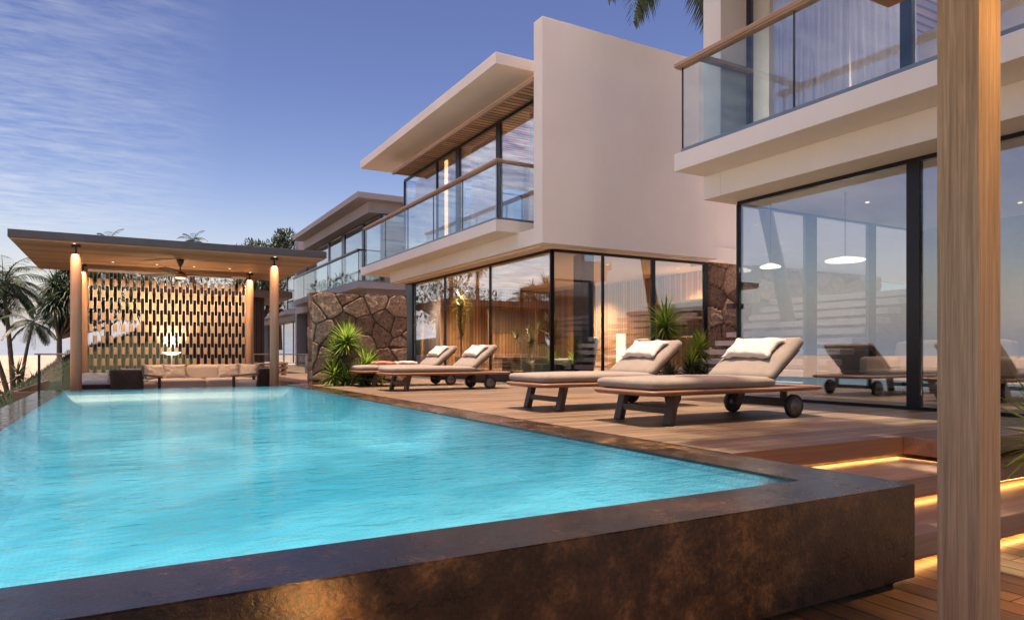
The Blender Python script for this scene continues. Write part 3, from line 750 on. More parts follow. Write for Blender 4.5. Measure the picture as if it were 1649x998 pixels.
# low glass railing, left of pavilion
rl = thing('glass_railing', (-1.1, 15.2, 0), 'low glass railing with timber top at the pool\'s far left corner', 'railing')
b = MB(); b.box(-1.40, -.90, 15.12, 15.2, .635, .665, .004); b.build('handrail', M['rail_wood'], rl)
b = MB(); b.box(-1.35, -1.31, 15.14, 15.18, -.03, .635); b.build('post', M['metal'], rl)
MB().box(-1.30, -.98, 15.154, 15.166, 0, .63).build('glass_panel', M['glass_soft'], rl)
rl = thing('glass_railing', (4.5, 22, 0), 'timber topped glass railing between the pavilion and the stone wall', 'railing')
b = MB(); b.box(3.1, 6.2, 20.98, 21.06, .63, .66, .004); b.build('handrail', M['rail_wood'], rl)
MB().box(3.15, 6.15, 21.014, 21.026, .02, .625).build('glass_panel', M['glass_soft'], rl)
b = MB()
for x in (3.3, 3.75): b.box(x - .01, x + .01, 21.03, 21.05, 0, .63)
b.box(3.15, 4.3, 21.03, 21.045, .3, .312); b.build('post', M['steel'], rl)
# crates / low bench behind the right column
b = MB()
for i in range(3): b.box(3.45, 4.45, 22.0, 22.5, .06 + .13 * i, .12 + .13 * i, .004)
b.box(3.5, 3.56, 22.02, 22.48, 0, .4); b.box(4.34, 4.4, 22.02, 22.48, 0, .4)
tag(b.build('slatted_bench', M['rail_wood']), 'low stacked timber bench behind the right front column', 'bench')
gh = thing('garden_house', (2.5, 25, 0), 'dark timber garden house behind the pavilion screen', 'garden house')
b = MB(); b.box(.4, 5.05, 24.2, 28, 2.55, 2.78); b.build('roof', wood('garden_roof_timber', (.06, .04, .034), (.13, .09, .075), 'X'), gh)
b = MB(); b.box(.55, 4.2, 24.6, 27.6, 0, 2.549); b.build('wall', M['darkslat'], gh)
b = MB(); b.box(5.4, 9, 23.6, 23.9, 0, .62); tag(b.build('garden_wall', M['shaded_grey_plaster']), 'low grey garden wall beyond the rubble stone wall', 'wall')

# ------------------------------------------------------------------ loungers
def make_lounger():
    t = thing('sun_lounger', (0, 0, 0), 'x', 'sun lounger', 'wheeled sun loungers on the deck')
    # local: foot end at x=0, head at x=2.42, y -.45..+.45
    def outline(x0, x1, hw, r, n=8):
        pts = []
        for cx, cy, a0 in ((x0 + r, -hw + r, 180), (x1 - r, -hw + r, 270), (x1 - r, hw - r, 0), (x0 + r, hw - r, 90)):
            for i in range(n + 1):
                a = R(a0 + 90 * i / n); pts.append((cx + r * math.cos(a), cy + r * math.sin(a)))
        return pts
    b = MB(); o1 = outline(0, 2.42, .46, .13); rings = []
    for sc_, z in ((-.035, .272), (-.008, .288), (0, .305), (-.012, .318), (-.05, .322)):
        rings.append([b.bm.verts.new((1.21 + (x - 1.21) * (1 + sc_ / 1.21), y * (1 + sc_ / .46), z)) for x, y in o1])
    for a, c in zip(rings, rings[1:]):
        n = len(a)
        for k in range(n): b.bm.faces.new((a[k], a[(k + 1) % n], c[(k + 1) % n], c[k])).smooth = True
    b.bm.faces.new(rings[0][::-1]); b.bm.faces.new(rings[-1])
    b.build('frame', M['frame_wood'], t)
    b = MB(); b.soft(1.62, .86, .10, .05, .016, Tm(.87, 0, .374), 22, 1, .004); b.build('seat_cushion', M['cushion'], t)
    # backrest: hinge at x=1.62,z=.36 rising to x=2.22,z=.80
    ang = math.degrees(math.atan2(.44, .56))
    L = .68
    b = MB(); b.soft(L, .84, .105, .05, .018, Tm(1.62, 0, .385) @ Matrix.Rotation(R(-ang), 4, 'Y') @ Matrix.Translation((L / 2 - .04, 0, .03)), 20, 4, .006)
    bk = b.build('back_cushion', M['cushion'], t)
    b = MB(); b.bar((1.60, 0, .335), (2.06, 0, .697), .78, .022, .004); b.build('back_panel', M['dark_wood'], t)
    for s in (-1, 1):
        b = MB(); b.bar((.30, s * .36, 0), (.37, s * .355, .275), .062, .10, .006, (0, 1, 0)); b.build('leg', M['dark_wood'], t)
    b = MB(); b.bar((.325, -.33, .13), (.325, .33, .13), .03, .06, .004); b.build('stretcher', M['dark_wood'], t)
    b = MB(); b.bar((1.95, -.37, .135), (1.95, .37, .135), .05, .055, .004); b.bar((1.95, -.28, .15), (1.95, -.28, .275), .05, .05, 0, (0, 1, 0)); b.bar((1.95, .28, .15), (1.95, .28, .275), .05, .05, 0, (0, 1, 0)); b.build('axle', M['dark_wood'], t)
    for s in (-1, 1):
        c = (1.95, s * .405, .12)
        b = MB(); b.lathe([(.085, -.03), (.108, -.032), (.119, -.02), (.12, 0), (.119, .02), (.108, .032), (.085, .03)], c, 'Y', 32); w = b.build('wheel', M['rubber'], t)
        b = MB(); b.lathe([(.02, -.038), (.05, -.036), (.055, -.030), (.083, -.0305), (.083, .0305), (.055, .030), (.05, .036), (.02, .038)], c, 'Y', 28); b.build('hub', M['hubmetal'], w)
    return t
def make_pillow_mesh():
    ang = math.degrees(math.atan2(.44, .56))
    m = Tm(1.62, 0, .385) @ Matrix.Rotation(R(-ang), 4, 'Y') @ Matrix.Translation((.37, 0, .125))
    return MB().pillow(.165, .34, .06, m, 1.3)
proto = make_lounger()
pil0 = make_pillow_mesh().build('pillow', M['pillow'])
spots = [(4.03, 5.13, 'nearest sun lounger, beside the dark deck steps end', 'ivory pillow on the nearest sun lounger'),
         (4.02, 6.92, 'second nearest sun lounger, in front of the tall yucca', 'ivory pillow on the second nearest sun lounger'),
         (4.00, 11.76, 'sun lounger in front of the far stone wall with a bare foot end', 'ivory pillow on the third sun lounger from the front'),
         (4.02, 13.60, 'farthest sun lounger, with a folded towel on its foot end', 'ivory pillow on the farthest sun lounger')]
for i, (x, y, lab, pl) in enumerate(spots):
    o = proto if i == 0 else copy_tree(proto)
    o.location = (x, y, 0); tag(o, lab); o.rotation_euler.z = R((0, -.8, .7, -.5)[i])
    p = pil0 if i == 0 else pil0.copy()
    if i: col.objects.link(p)
    p.location = (x, y + (.03, -.02, .02, 0)[i], 0); tag(p, pl, 'pillow', 'ivory pillows on the loungers')
tw = MB(); tw.soft(.42, .34, .05, .022, .01, Tm(4.62, 13.5, .468, 0, 0, 8), 14, 2, .02); tag(tw.build('folded_towel', M['terracotta']), 'folded terracotta towel on the farthest lounger', 'towel')
tw = MB(); tw.soft(.46, .30, .05, .022, .01, Tm(5.1, 13.55, .47, 0, 0, -6), 14, 6, .02); tag(tw.build('folded_towel', M['pillow']), 'folded pale towel beside the terracotta one', 'towel')

# ------------------------------------------------------------------ planting
def rosette(b, c, n, L, w, zmin, zmax, droop, r, upbias=1.0):
    for i in range(n):
        a = i * 2.39996 + r.uniform(-.2, .2); z = math.asin(math.sin(zmin) + (math.sin(zmax) - math.sin(zmin)) * (i / n) ** upbias)
        d = Vector((math.cos(a) * math.cos(z), math.sin(a) * math.cos(z), math.sin(z)))
        p = Vector(c) + Vector((d.x * .04, d.y * .04, .10 * (z - zmin)))
        b.blade(p, d, L * r.uniform(.8, 1.1), w * r.uniform(.8, 1.2), droop * r.uniform(.6, 1.3) * (1.2 - .5 * math.sin(max(z, 0))), 5)
def yucca(loc, heads, label, seed, leaf='leaf_yucca', group='spiky yuccas around the terrace'):
    """heads: (dx,dy,z,leaf length,count)"""
    r = random.Random(seed)
    t = thing('yucca_plant', loc, label, 'yucca', group); x, y, z0 = loc
    g, d = MB(), MB(); g.norecalc = d.norecalc = True
    for dx, dy, h, L, n in heads:
        s = MB()
        c = (x + dx, y + dy, z0 + h)
        rosette(g, c, int(n * 1.15), L, .050, R(-30), R(88), .30, r)
        if h > .25:
            rosette(d, (c[0], c[1], c[2] - .04), int(n * .55), L * .85, .036, R(-72), R(-18), .5, r)
            s.tube([(x + dx * .3, y + dy * .3, z0), (x + dx * .7, y + dy * .8, z0 + h * .55), c], [.05, .042, .04], 8)
        else:
            rosette(d, c, int(n * .22), L * .8, .03, R(-10), R(8), .7, r); s.tube([(c[0], c[1], z0), (c[0], c[1], z0 + h + .03)], .03, 6)
        s.build('stem', M['trunk'], t)
    g.build('leaves', M[leaf], t); d.build('dry_skirt', M['leaf_dry'], t); return t
yucca((4.05, 14.2, 0), [(0, 0, .82, .44, 150), (-.12, .1, .55, .40, 70)], 'tall bright yucca against the brown rubble wall', 1)
yucca((4.5, 14.25, 0), [(0, 0, .3, .42, 90), (-.2, -.25, .1, .34, 70), (.15, -.1, .08, .3, 50)], 'bushy low yucca clump beside the farthest lounger\'s foot', 2)
yucca((3.80, 14.2, 0), [(0, 0, .12, .36, 80), (.2, -.1, .06, .32, 60)], 'small yucca clump at the pool edge by the rubble wall', 3)
yucca((9.28, 10.3, 0), [(0, 0, 1.12, .52, 170)], 'tall single stemmed yucca in front of the lit side window', 4)
yucca((10.05, 10.2, 0), [(0, 0, .66, .40, 120), (-.35, -.2, .38, .36, 60)], 'shorter yucca next to the bottom of the slab stair', 5)
yucca((9.55, 9.9, 0), [(0, 0, .14, .40, 70), (-.4, .1, .1, .36, 60), (.35, 0, .1, .3, 50)], 'low dark leaved yucca clump under the tall single stemmed one', 6, 'leaf_dark')
yucca((5.9, 2.42, -.17), [(0, 0, .13, .56, 60)], 'arching strap leaved plant at the right edge of the steps', 8)
pb = thing('planter_box', (8.9, 13.3, .2), 'dark planter box with a small fern inside the lit room', 'planter')
b = MB(); b.box(8.25, 9.6, 13.2, 13.6, .207, .42, .006); b.build('box', M['planter'], pb)
b = MB(); b.norecalc = True; rosette(b, (8.6, 13.4, .42), 50, .36, .03, R(0), R(85), .6, rnd); rosette(b, (9.2, 13.4, .42), 30, .3, .03, R(0), R(85), .6, rnd); b.build('fern', M['leaf_yucca'], pb)
# fan palm in pot inside room
fp = thing('potted_fan_palm', (8.75, 14.7, .2), 'golden lit fan leaved palm behind the front glass', 'potted plant')
b = MB(); b.lathe([(.13, .207), (.18, .5), (.16, .5), (.02, .45)], (8.75, 14.7, 0), n=20); b.build('pot', M['pot'], fp)
b = MB(); b.norecalc = True
for h, ax in ((.75, -1), (.95, .4), (.85, 1.2), (1.05, -.3), (.7, 2.2)):
    c = Vector((8.75 + .25 * math.cos(ax * 2), 14.7 + .35 * math.sin(ax * 2), .2 + h)); b.tube([(8.75, 14.7, .48), tuple(c)], .01, 5)
    for k in range(13):
        a = R(-110 + 220 * k / 12); d = Vector((0, math.sin(a), math.cos(a))) + Vector((math.cos(ax) * .3, 0, 0)); b.blade(c, d, .42, .045, .3, 4)
b.build('fronds', M['leaf_gold'], fp)

def palm(loc, top, crown, n, label, seed, rt=.12, fan=False, group='palms beyond the pool'):
    r = random.Random(seed); t = thing('palm_tree', loc, label, 'palm tree', group)
    p0, p1 = Vector(loc), Vector(top); mid = p0.lerp(p1, .5) + Vector(((p1.x - p0.x) * -.18, 0, 0))
    s = MB(); pts, rad = [], []
    for i in range(25):
        k = i / 24; p = p0 * (1 - k) ** 2 + mid * 2 * k * (1 - k) + p1 * k ** 2
        pts.append(p); rad.append(rt * (1.15 - .45 * k) * (1 + .05 * (i % 2)))
    s.tube(pts, rad, 10); s.build('trunk', M['trunk'], t)
    f = MB(); f.norecalc = True
    for i in range(n):
        a = i * 2.39996 + r.uniform(-.2, .2); el = R(75 - 105 * (i / n))
        d = Vector((math.cos(a) * math.cos(el), math.sin(a) * math.cos(el), math.sin(el))); p = p1.copy(); L = crown * r.uniform(.85, 1.1); prev = p.copy(); N = 16
        rp = [p.copy()]
        for j in range(N):
            p = p + d * (L / N); d = (d + Vector((0, 0, -.10 - .03 * j / N))).normalized(); rp.append(p.copy())
            if j > 1:
                side = d.cross(Vector((0, 0, 1))).normalized(); q = j / N; ll = crown * .34 * math.sin(math.pi * min(1, .18 + q * .8)) + .05
                for sgn in (-1, 1):
                    for o in (0, .5):
                        f.blade(p + d * (o * L / N), side * sgn + d * .7 + Vector((0, 0, -.35 + r.uniform(-.15, .15))), ll * r.uniform(.85, 1.1), crown * .026 + .008, .7, 2, .1)
        f.tube(rp, [.022 * crown * .5 * (1 - .8 * k / N) for k in range(N + 1)], 4, False)
    f.build('crown', M['leaf_palm'], t); return t
def strap_tree(loc, heads, label, seed, L=1.0, group='strap leaved trees beyond the pool'):
    r = random.Random(seed); t = thing('screw_pine_tree', loc, label, 'tree', group)
    g, s = MB(), MB(); g.norecalc = True; x, y, z0 = loc
    fork = Vector((x, y, z0 + heads[0][2] * .45))
    s.tube([loc, tuple(fork)], [.085, .07], 8)
    for dx, dy, h in heads:
        c = Vector((x + dx, y + dy, z0 + h)); m = fork.lerp(c, .5) + Vector((dx * .15, 0, -.1))
        s.tube([tuple(fork), tuple(m), tuple(c)], [.055, .042, .035], 7)
        for i in range(170):
            a = i * 2.39996; el = R(-30 + 115 * (i / 170)); d = Vector((math.cos(a) * math.cos(el), math.sin(a) * math.cos(el), math.sin(el)))
            g.blade(c + d * .05, d, L * r.uniform(.6, 1.1), .062, 1.7 * r.uniform(.7, 1.3), 6, .2)
    g.build('crown', M['leaf_palm'], t); s.build('trunk', M['trunk'], t); return t
strap_tree((-1.75, 26.0, -.1), [(-.1, 0, 2.8), (.3, .3, 3.5), (.9, -.2, 3.0), (-.1, -.4, 2.2), (.75, .3, 2.0), (1.5, 0, 2.5), (1.7, .6, 3.4), (.1, .2, 2.7), (1.2, .2, 3.7), (2.4, .3, 2.9), (.3, -.3, 2.5), (-.2, .2, 2.3), (.6, .1, 3.2), (0, .3, 1.9), (2.0, .2, 2.2), (.95, .4, 2.5)], 'dense drooping strap leaved tree left of the pavilion column', 21, .82)
palm((-3.72, 33, -.9), (-4.05, 33, 3.3), 1.75, 34, 'slender palm at the left edge with its crown below the pavilion roof corner', 31, .085)
palm((-3.95, 33.5, -1.0), (-5.1, 33.5, 2.7), 1.7, 28, 'slender palm leaning out of the picture at the left edge', 32, .085)
palm((-3.28, 31, -.6), (-2.92, 31, 1.75), 1.05, 20, 'slim palm leaning right towards the strap leaved tree', 33, .06)
yucca((-3.2, 29.5, -.9), [(0, 0, .75, .6, 60), (.5, .2, .4, .5, 40), (-.6, 0, .3, .5, 40)], 'small dark spiky bush on the slope under the left palms', 34, 'leaf_dark')
palm((-.55, 33, 1), (-.5, 33, 5.25), .8, 16, 'palm whose tip just shows above the left of the pavilion roof', 35)
palm((2.35, 30, 1), (2.4, 30, 5.08), .6, 20, 'palm whose crown shows above the middle of the pavilion roof', 36)
def leafy_tree(loc, h, rx, rz, label, seed, mat='leaf_dark', n=2600, ls=.16, group='leafy trees behind the villas'):
    r = random.Random(seed); t = thing('leafy_tree', loc, label, 'tree', group); x, y, z = loc
    s = MB(); top = Vector((x, y, z + h)); s.tube([loc, (x + .1, y, z + h * .5), tuple(top)], [.22, .16, .07], 9)
    cl = []
    for i in range(16):
        a = r.uniform(0, 6.28); q = r.uniform(.15, 1); c = Vector((x + rx * q * math.cos(a), y + rx * q * math.sin(a), z + h + rz * r.uniform(-.75, .9) * (1.1 - q * .6)))
        cl.append((c, r.uniform(.28, .5) * rx)); s.tube([(x + .1, y, z + h * .55), tuple(c)], [.06, .02], 5)
    s.build('trunk', M['trunk'], t)
    g = MB(); g.norecalc = True
    for i in range(n):
        c, q = r.choice(cl); d = Vector((r.gauss(0, 1), r.gauss(0, 1), r.gauss(0, .8))).normalized()
        p = c + d * q * r.uniform(.5, 1.05); g.blade(p, d + Vector((r.uniform(-.6, .6), r.uniform(-.6, .6), r.uniform(-.5, .5))), ls * r.uniform(.7, 1.4), ls * .55, .4, 2, .2)
    g.build('crown', M[mat], t); return t
leafy_tree((9.2, 60, 1), 7.5, 2.0, 1.3, 'dark leafy tree showing above the right of the pavilion roof', 41, 'leaf_dark', 4200, .3)
leafy_tree((10.6, 56, 1), 7.8, 1.6, 1.8, 'lighter green tree just left of the grey villa roof', 42, 'leaf_palm', 3000, .26)
leafy_tree((6.0, 37, .5), 3.2, 1.3, 1.0, 'bushy tree seen between the back column and the far villa', 43, 'leaf_dark', 2600, .22)
leafy_tree((1.4, 33, 1), 2.4, 2.6, 1.3, 'dark bushy tree behind the timber screen', 44, 'leaf_dark', 3000, .2)
palm((13.1, 10.2, 0), (10.1, 10.6, 9.72), 2.5, 22, 'leaning courtyard palm between the two near villas', 51, .14)
palm((6.1, .5, -.5), (5.2, 2.9, 7.2), 2.2, 15, 'tall out-of-view palm placed to shade the front of the terrace', 53, .13)  # stands out of view, put here to throw dappled shade on the front deck
leafy_tree((13.6, 14.8, 3), 5.0, .8, .9, 'small green tree peeping over the blank wall by the near balcony', 52, 'leaf_yucca', 900, .18)

# ------------------------------------------------------------------ interiors
curtain(8.33, 5.75, 7.0, 3.55, 6.34, 'pleated pale curtain behind the near balcony, left part', 15, .05)
curtain(8.40, 4.9, 5.7, 3.55, 6.34, 'pleated pale curtain behind the near balcony, swept to one side', 9, .05, lean=.12)
curtain(8.35, 19.0, 21.2, 3.55, 6.3, 'pale curtain at the far end of the middle villa\'s upper window', 20, .05)
curtain(8.35, 15.7, 17.0, 3.55, 6.3, 'pale curtain right of the glowing strip in the middle villa', 14, .05)
curtain(8.35, 12.5, 13.9, 3.55, 6.3, 'pale curtain in the middle villa\'s upper corner next to the blank wall', 14, .05)
curtain(8.35, 19.3, 20.4, .22, 2.85, 'floor length curtain beside the dark corner column downstairs', 12, .05)
def lounge_sofa(x, y, rz, label):
    t = thing('sofa', (0, 0, 0), label, 'sofa', 'sofas seen through the glass rooms')
    MB().soft(1.9, .85, .18, .05, .02, Tm(0, 0, .32), 12).build('seat', M['sofa'], t)
    MB().soft(1.9, .2, .5, .07, .02, Tm(0, .36, .60, -10), 12).build('backrest', M['sofa'], t)
    for s in (-1, 1): MB().soft(.2, .85, .3, .06, .01, Tm(s * .9, 0, .45), 10).build('armrest', M['sofa'], t)
    b = MB()
    for sx in (-.8, .8):
        for sy in (-.33, .33): b.box(sx - .02, sx + .02, sy - .02, sy + .02, 0, .24)
    b.build('legs', M['metal'], t)
    t.location = (x, y, .006); t.rotation_euler = (0, 0, R(rz)); return t
lounge_sofa(10.6, 5.9, -100, 'sand sofa seen through the near glass room left of the post')
lounge_sofa(10.1, 3.4, -90, 'sand sofa in the near glass room right of the post')
ct = thing('coffee_table', (9.4, 4.9, 0), 'low dark coffee table inside the near glass room', 'table')
MB().box(8.9, 9.9, 4.6, 5.3, .30, .34, .006).build('top', M['dark_wood'], ct)
for sx in (8.96, 9.84):
    for sy in (4.66, 5.24): MB().box(sx - .02, sx + .02, sy - .02, sy + .02, .006, .30).build('leg', M['metal'], ct)
for x, y, r_, lab in ((8.40, 7.05, .15, 'smaller glowing disc pendant near the glass corner of the near room'), (8.72, 6.05, .26, 'larger glowing disc pendant nearer the post in the near room')):
    t = thing('pendant_lamp', (x, y, 1.95), lab, 'pendant lamp', 'disc pendants in the near room')
    z = 1.95
    MB().lathe([(.02, z - .02), (r_ * .95, z - .015), (r_, z), (r_ * .9, z + .012), (.03, z + .05)], (x, y, 0), n=32).build('shade', M['lampwhite'], t)
    MB().tube([(x, y, z + .04), (x, y, 2.9)], .006, 6).build('cord', M['metal'], t)
for x, y in ((9.6, 6.3), (9.6, 3.6), (11.6, 5.2)):
    b = MB(); b.lathe([(.026, 2.889), (.03, 2.899)], (x, y, 0), n=16); b.build('ceiling_spot', M['lampglow'], v1)
    light('SPOT', 'near_room_spot', (x, y, 2.87), 60, (1, .70, .45), spot_size=R(130), spot_blend=.8, shadow_soft_size=.05)
for x, y in ((10.0, 5.6), (10.0, 3.0)):  # added fixtures and spots, no seen source, to brighten the upstairs curtains
    b = MB(); b.lathe([(.05, 6.352), (.055, 6.364)], (x, y, 0), n=16); b.build('ceiling_spot', M['lampglow'], v1)
    light('SPOT', 'near_upper_fill_spot', (x, y, 6.34), 520, (1, .76, .62), spot_size=R(150), spot_blend=.8, shadow_soft_size=.05)
# middle villa furniture
ac = thing('lounge_chair', (9.6, 13.9, .2), 'high backed mauve lounge chair in the lit room', 'armchair')
MB().soft(.12, .85, .75, .05, .01, Tm(10.0, 14.0, .70, 0, 10), 10).build('backrest', M['greysofa'], ac)
MB().soft(.75, .85, .22, .06, .02, Tm(9.6, 14.0, .42), 10).build('seat', M['greysofa'], ac)
ac = thing('lounge_chair', (11.6, 14.2, .2), 'taupe lounge chair next to the glowing floor lamp', 'armchair')
MB().soft(.8, .12, .7, .05, .01, Tm(11.6, 13.6, .68, 8), 10).build('backrest', M['cushion'], ac)
MB().soft(.8, .75, .22, .06, .02, Tm(11.6, 14.0, .42), 10).build('seat', M['cushion'], ac)
lt = thing('low_table', (8.9, 15.9, .2), 'long low dark table in the lit room', 'table')
MB().box(9.0, 11.0, 16.2, 17.0, .5, .56, .006).build('top', M['dark_wood'], lt); MB().box(9.2, 10.8, 16.35, 16.85, .207, .5).build('base', M['dark_wood'], lt)
fl2 = thing('floor_lamp', (10.55, 13.3, .2), 'slim glowing box floor lamp in the lit room', 'lamp')
MB().box(10.47, 10.63, 13.22, 13.38, .45, 1.15, .01).build('shade', M['lampshade'], fl2); MB().box(10.53, 10.57, 13.28, 13.32, .207, .45).build('stand', M['metal'], fl2)
for x, y in ((9.2, 19.3), (9.2, 16.6), (10.6, 13.9), (12.7, 13.6), (12.6, 18)):
    b = MB(); b.lathe([(.026, 2.889), (.03, 2.899)], (x, y, 0), n=16); b.build('ceiling_spot', M['lampglow'], v2)
    light('SPOT', 'room_spot', (x, y, 2.87), 1000, (1, .69, .43), spot_size=R(130), spot_blend=.8, shadow_soft_size=.06)
for x, y in ((10.2, 13.6), (10.2, 16.4), (10.2, 19.6)):
    b = MB(); b.lathe([(.05, 6.345), (.055, 6.359)], (x, y, 0), n=16); b.build('ceiling_spot', M['lampglow'], v2)
    light('SPOT', 'upper_room_spot', (x, y, 6.33), 500, (1, .62, .36), spot_size=R(150), spot_blend=.8, shadow_soft_size=.05)
dp = thing('potted_dracaena', (8.9, 18.9, .2), 'golden leaved tall pot plant behind the front glass of the lit room', 'potted plant')
MB().lathe([(.14, .207), (.19, .55), (.17, .55), (.02, .5)], (8.9, 18.9, 0), n=18).build('pot', M['pot'], dp)
b = MB(); b.norecalc = True
for h in (.9, 1.2, 1.5, 1.8, 2.1): rosette(b, (8.9, 18.9, .2 + h), 26, .42, .06, R(-10), R(80), .8, rnd)
b.build('leaves', M['leaf_gold'], dp); MB().tube([(8.9, 18.9, .5), (8.9, 18.9, 2.3)], .025, 6).build('stem', M['trunk'], dp)

# ------------------------------------------------------------------ canopy over the viewpoint with its post
cn = thing('timber_canopy', (2.78, 1.42, -.51), 'square oak post in the foreground carrying a timber canopy', 'canopy')
px, py, ps = 2.705, 1.3435, .150
b = MB(); b.box(px, px + ps, py, py + ps, -.51, 2.758, .004); b.build('post', M['oak'], cn)
b = MB(); b.box(-2.2, 4.07, -3, 2.535, 2.76, 2.93, .004); b.build('roof', M['riser'], cn)
for x, y, e, a in ((2.79, 1.0, 120, 60), (1.15, 1.35, 330, 26), (1.95, 1.35, 330, 26), (3.9, .55, 300, 50)):  # first lights the post; the rest are added to brighten deck and pool wall
    b = MB(); b.lathe([(.03, 2.748), (.035, 2.759)], (x, y, 0), n=16); b.build('downlight', M['lampglow'], cn)
    light('SPOT', 'canopy_post_and_fill_spot', (x, y, 2.74), e, (1, .48, .14), spot_size=R(a), spot_blend=.6, shadow_soft_size=.05)
copper = plain('copper', (.50, .19, .06), .3, .8)
gl = thing('garden_light', (.51, 1.79, -.51), 'small copper stake light standing before the dark pool wall at the bottom edge', 'light')
b = MB(); b.lathe([(.05, -.509), (.05, -.495), (.009, -.49), (.009, -.10)], (.51, 1.79, 0), n=14); b.build('stake', copper, gl)
b = MB(); b.lathe([(.034, -.105), (.036, -.085), (.030, -.060), (.016, -.048), (.002, -.045)], (.51, 1.79, 0), n=24); b.build('shade', copper, gl)
b = MB(); b.lathe([(.02, -.112), (.024, -.106)], (.51, 1.79, 0), n=16); b.build('bulb', M['led'], gl)
light('POINT', 'stake_lamp', (.51, 1.79, -.15), 5, (1, .50, .16), shadow_soft_size=.02)

# ------------------------------------------------------------------ camera, light, world
cam = bpy.data.cameras.new('camera'); co = bpy.data.objects.new('camera', cam); col.objects.link(co)
co.location = (0, 0, .65); co.rotation_euler = (R(90), 0, -R(29.448))
cam.sensor_width = 36; cam.lens = 1109.68 / 1649 * 36; cam.shift_y = (570 - 499) / 1649; cam.clip_end = 12000; cam.clip_start = .05
sc.camera = co
SUN_EL, SUN_AZ = 88.8, 200.0      # azimuth clockwise from +Y
el, az = R(SUN_EL), R(SUN_AZ)
sd = Vector((math.sin(az) * math.cos(el), math.cos(az) * math.cos(el), math.sin(el)))
so_ = light('SUN', 'sun', (0, 0, 30), 5.0, (1, .85, .65), angle=R(1.2))
so_.rotation_euler = sd.to_track_quat('Z', 'Y').to_euler()
w = bpy.data.worlds.new('World'); sc.world = w; w.use_nodes = True
nt = w.node_tree; nt.nodes.clear()
def wn(t_, **k):
    n = nt.nodes.new(t_)
    for a, v in k.items(): setattr(n, a, v)
    return n
SKY_N = (1.10 / 2.93, .90 / 3.47, 1 / 5.39)
sky = wn('ShaderNodeTexSky', sky_type='NISHITA'); sky.sun_disc = False; sky.sun_elevation = el; sky.sun_rotation = az
sky.air_density = 1.0; sky.dust_density = 1.6; sky.ozone_density = 3.0
tc = wn('ShaderNodeTexCoord'); sp = wn('ShaderNodeSeparateXYZ'); nt.links.new(tc.outputs['Generated'], sp.inputs[0])
def wm(op, a, b=None, clamp=False):
    n = wn('ShaderNodeMath', operation=op, use_clamp=clamp)
    for i, v in enumerate((a, b)):
        if v is None: continue
        if isinstance(v, bpy.types.NodeSocket): nt.links.new(v, n.inputs[i])
        else: n.inputs[i].default_value = v
    return n.outputs[0]
zc = wm('ADD', wm('MAXIMUM', sp.outputs[2], 0), .12)
cx_ = wm('DIVIDE', sp.outputs[0], zc); cy_ = wm('DIVIDE', sp.outputs[1], zc)
cb = wn('ShaderNodeCombineXYZ'); nt.links.new(cx_, cb.inputs[0]); nt.links.new(cy_, cb.inputs[1])
mp = wn('ShaderNodeMapping'); nt.links.new(cb.outputs[0], mp.inputs[0]); mp.inputs['Rotation'].default_value = (0, 0, R(-38)); mp.inputs['Scale'].default_value = (1.5, 4.2, 1)
def wnoise(src, s, d, r, dist=0):
    n = wn('ShaderNodeTexNoise'); nt.links.new(src, n.inputs['Vector']); n.inputs['Scale'].default_value = s; n.inputs['Detail'].default_value = d; n.inputs['Roughness'].default_value = r; n.inputs['Distortion'].default_value = dist
    return n.outputs['Fac']
rip = wm('ADD', wm('MULTIPLY', wnoise(mp.outputs[0], 5.5, 6, .6, .25), .62), wm('MULTIPLY', wnoise(mp.outputs[0], 1.3, 4, .6, .8), .38))
big = wnoise(cb.outputs[0], .55, 3, .5)
west = wm('MULTIPLY', wm('ADD', wm('MULTIPLY', sp.outputs[0], -1.0), .12), 2.2, True)     # more cloud towards -X
west = wm('MAXIMUM', west, 0)
def mr(v, a, b, c, d):
    n = wn('ShaderNodeMapRange'); nt.links.new(v, n.inputs[0])
    for i, x in enumerate((a, b, c, d)): n.inputs[1 + i].default_value = x
    return n.outputs[0]
cl = wm('MULTIPLY', mr(rip, .40, .64, 0, 1), mr(big, .34, .56, .05, 1))
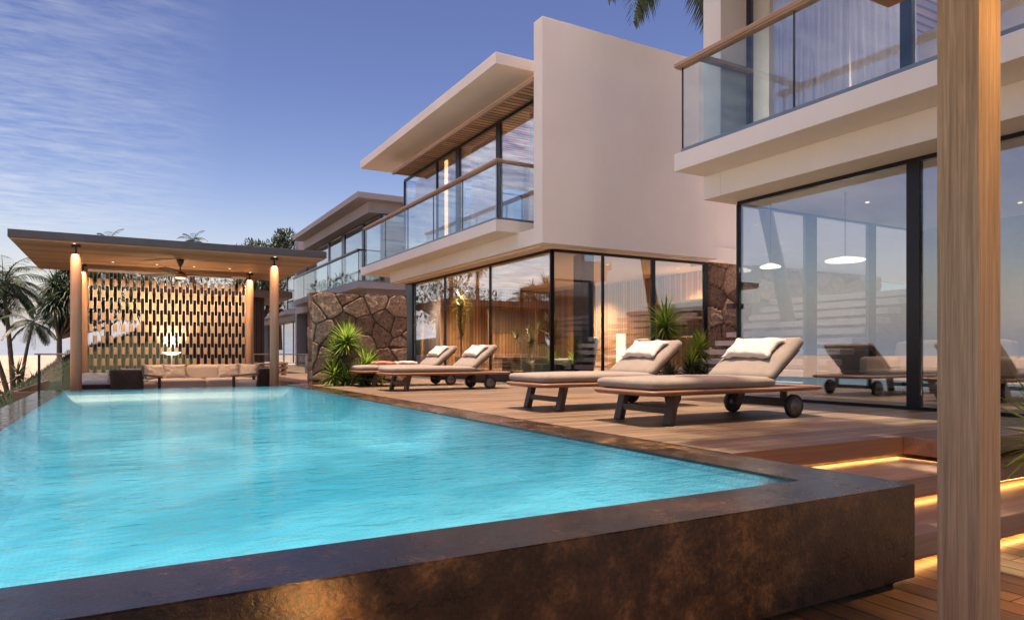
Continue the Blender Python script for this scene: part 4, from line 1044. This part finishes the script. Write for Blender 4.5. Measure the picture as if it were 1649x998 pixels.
cl = wm('MULTIPLY', wm('MULTIPLY', cl, west, True), mr(sp.outputs[0], -.58, -.74, 1, .12))
mixc = wn('ShaderNodeMix', data_type='RGBA'); nt.links.new(wm('MULTIPLY', cl, .88), mixc.inputs[0])
def cmul(a, c):
    n = wn('ShaderNodeMix', data_type='RGBA', blend_type='MULTIPLY'); n.inputs[0].default_value = 1; nt.links.new(a, n.inputs[6]); n.inputs[7].default_value = (*c, 1); return n.outputs[2]
gm = wn('ShaderNodeGamma'); gm.inputs[1].default_value = 2.45
nt.links.new(cmul(sky.outputs[0], SKY_N), gm.inputs[0])
hz = wn('ShaderNodeMix', data_type='RGBA'); nt.links.new(wm('POWER', mr(sp.outputs[2], -.02, .24, 1, 0), 1.7), hz.inputs[0])
nt.links.new(cmul(gm.outputs[0], (2.5, 3.05, 4.2)), hz.inputs[6]); hz.inputs[7].default_value = (3.05, 3.2, 3.65, 1)
nt.links.new(hz.outputs[2], mixc.inputs[6]); wc = wn('ShaderNodeMix', data_type='RGBA'); nt.links.new(mr(sp.outputs[0], -.22, -.55, 0, 1), wc.inputs[0]); wc.inputs[6].default_value = (4.0, 4.05, 4.3, 1); wc.inputs[7].default_value = (7.4, 7.5, 7.7, 1)
nt.links.new(wc.outputs[2], mixc.inputs[7])
bg = wn('ShaderNodeBackground'); nt.links.new(mixc.outputs[2], bg.inputs[0]); bg.inputs[1].default_value = .15
ow = wn('ShaderNodeOutputWorld'); nt.links.new(bg.outputs[0], ow.inputs[0])
sc.view_settings.view_transform = 'Standard'; sc.view_settings.look = 'None'; sc.view_settings.exposure = .6; sc.view_settings.gamma = 1
sc.cycles.use_denoising = True
sc.cycles.max_bounces = 10; sc.cycles.transparent_max_bounces = 20; sc.cycles.diffuse_bounces = 4; sc.cycles.glossy_bounces = 5
sc.cycles.sample_clamp_indirect = 6; sc.cycles.caustics_reflective = False; sc.cycles.caustics_refractive = False
sc.cycles.use_adaptive_sampling = True; sc.cycles.adaptive_threshold = .02
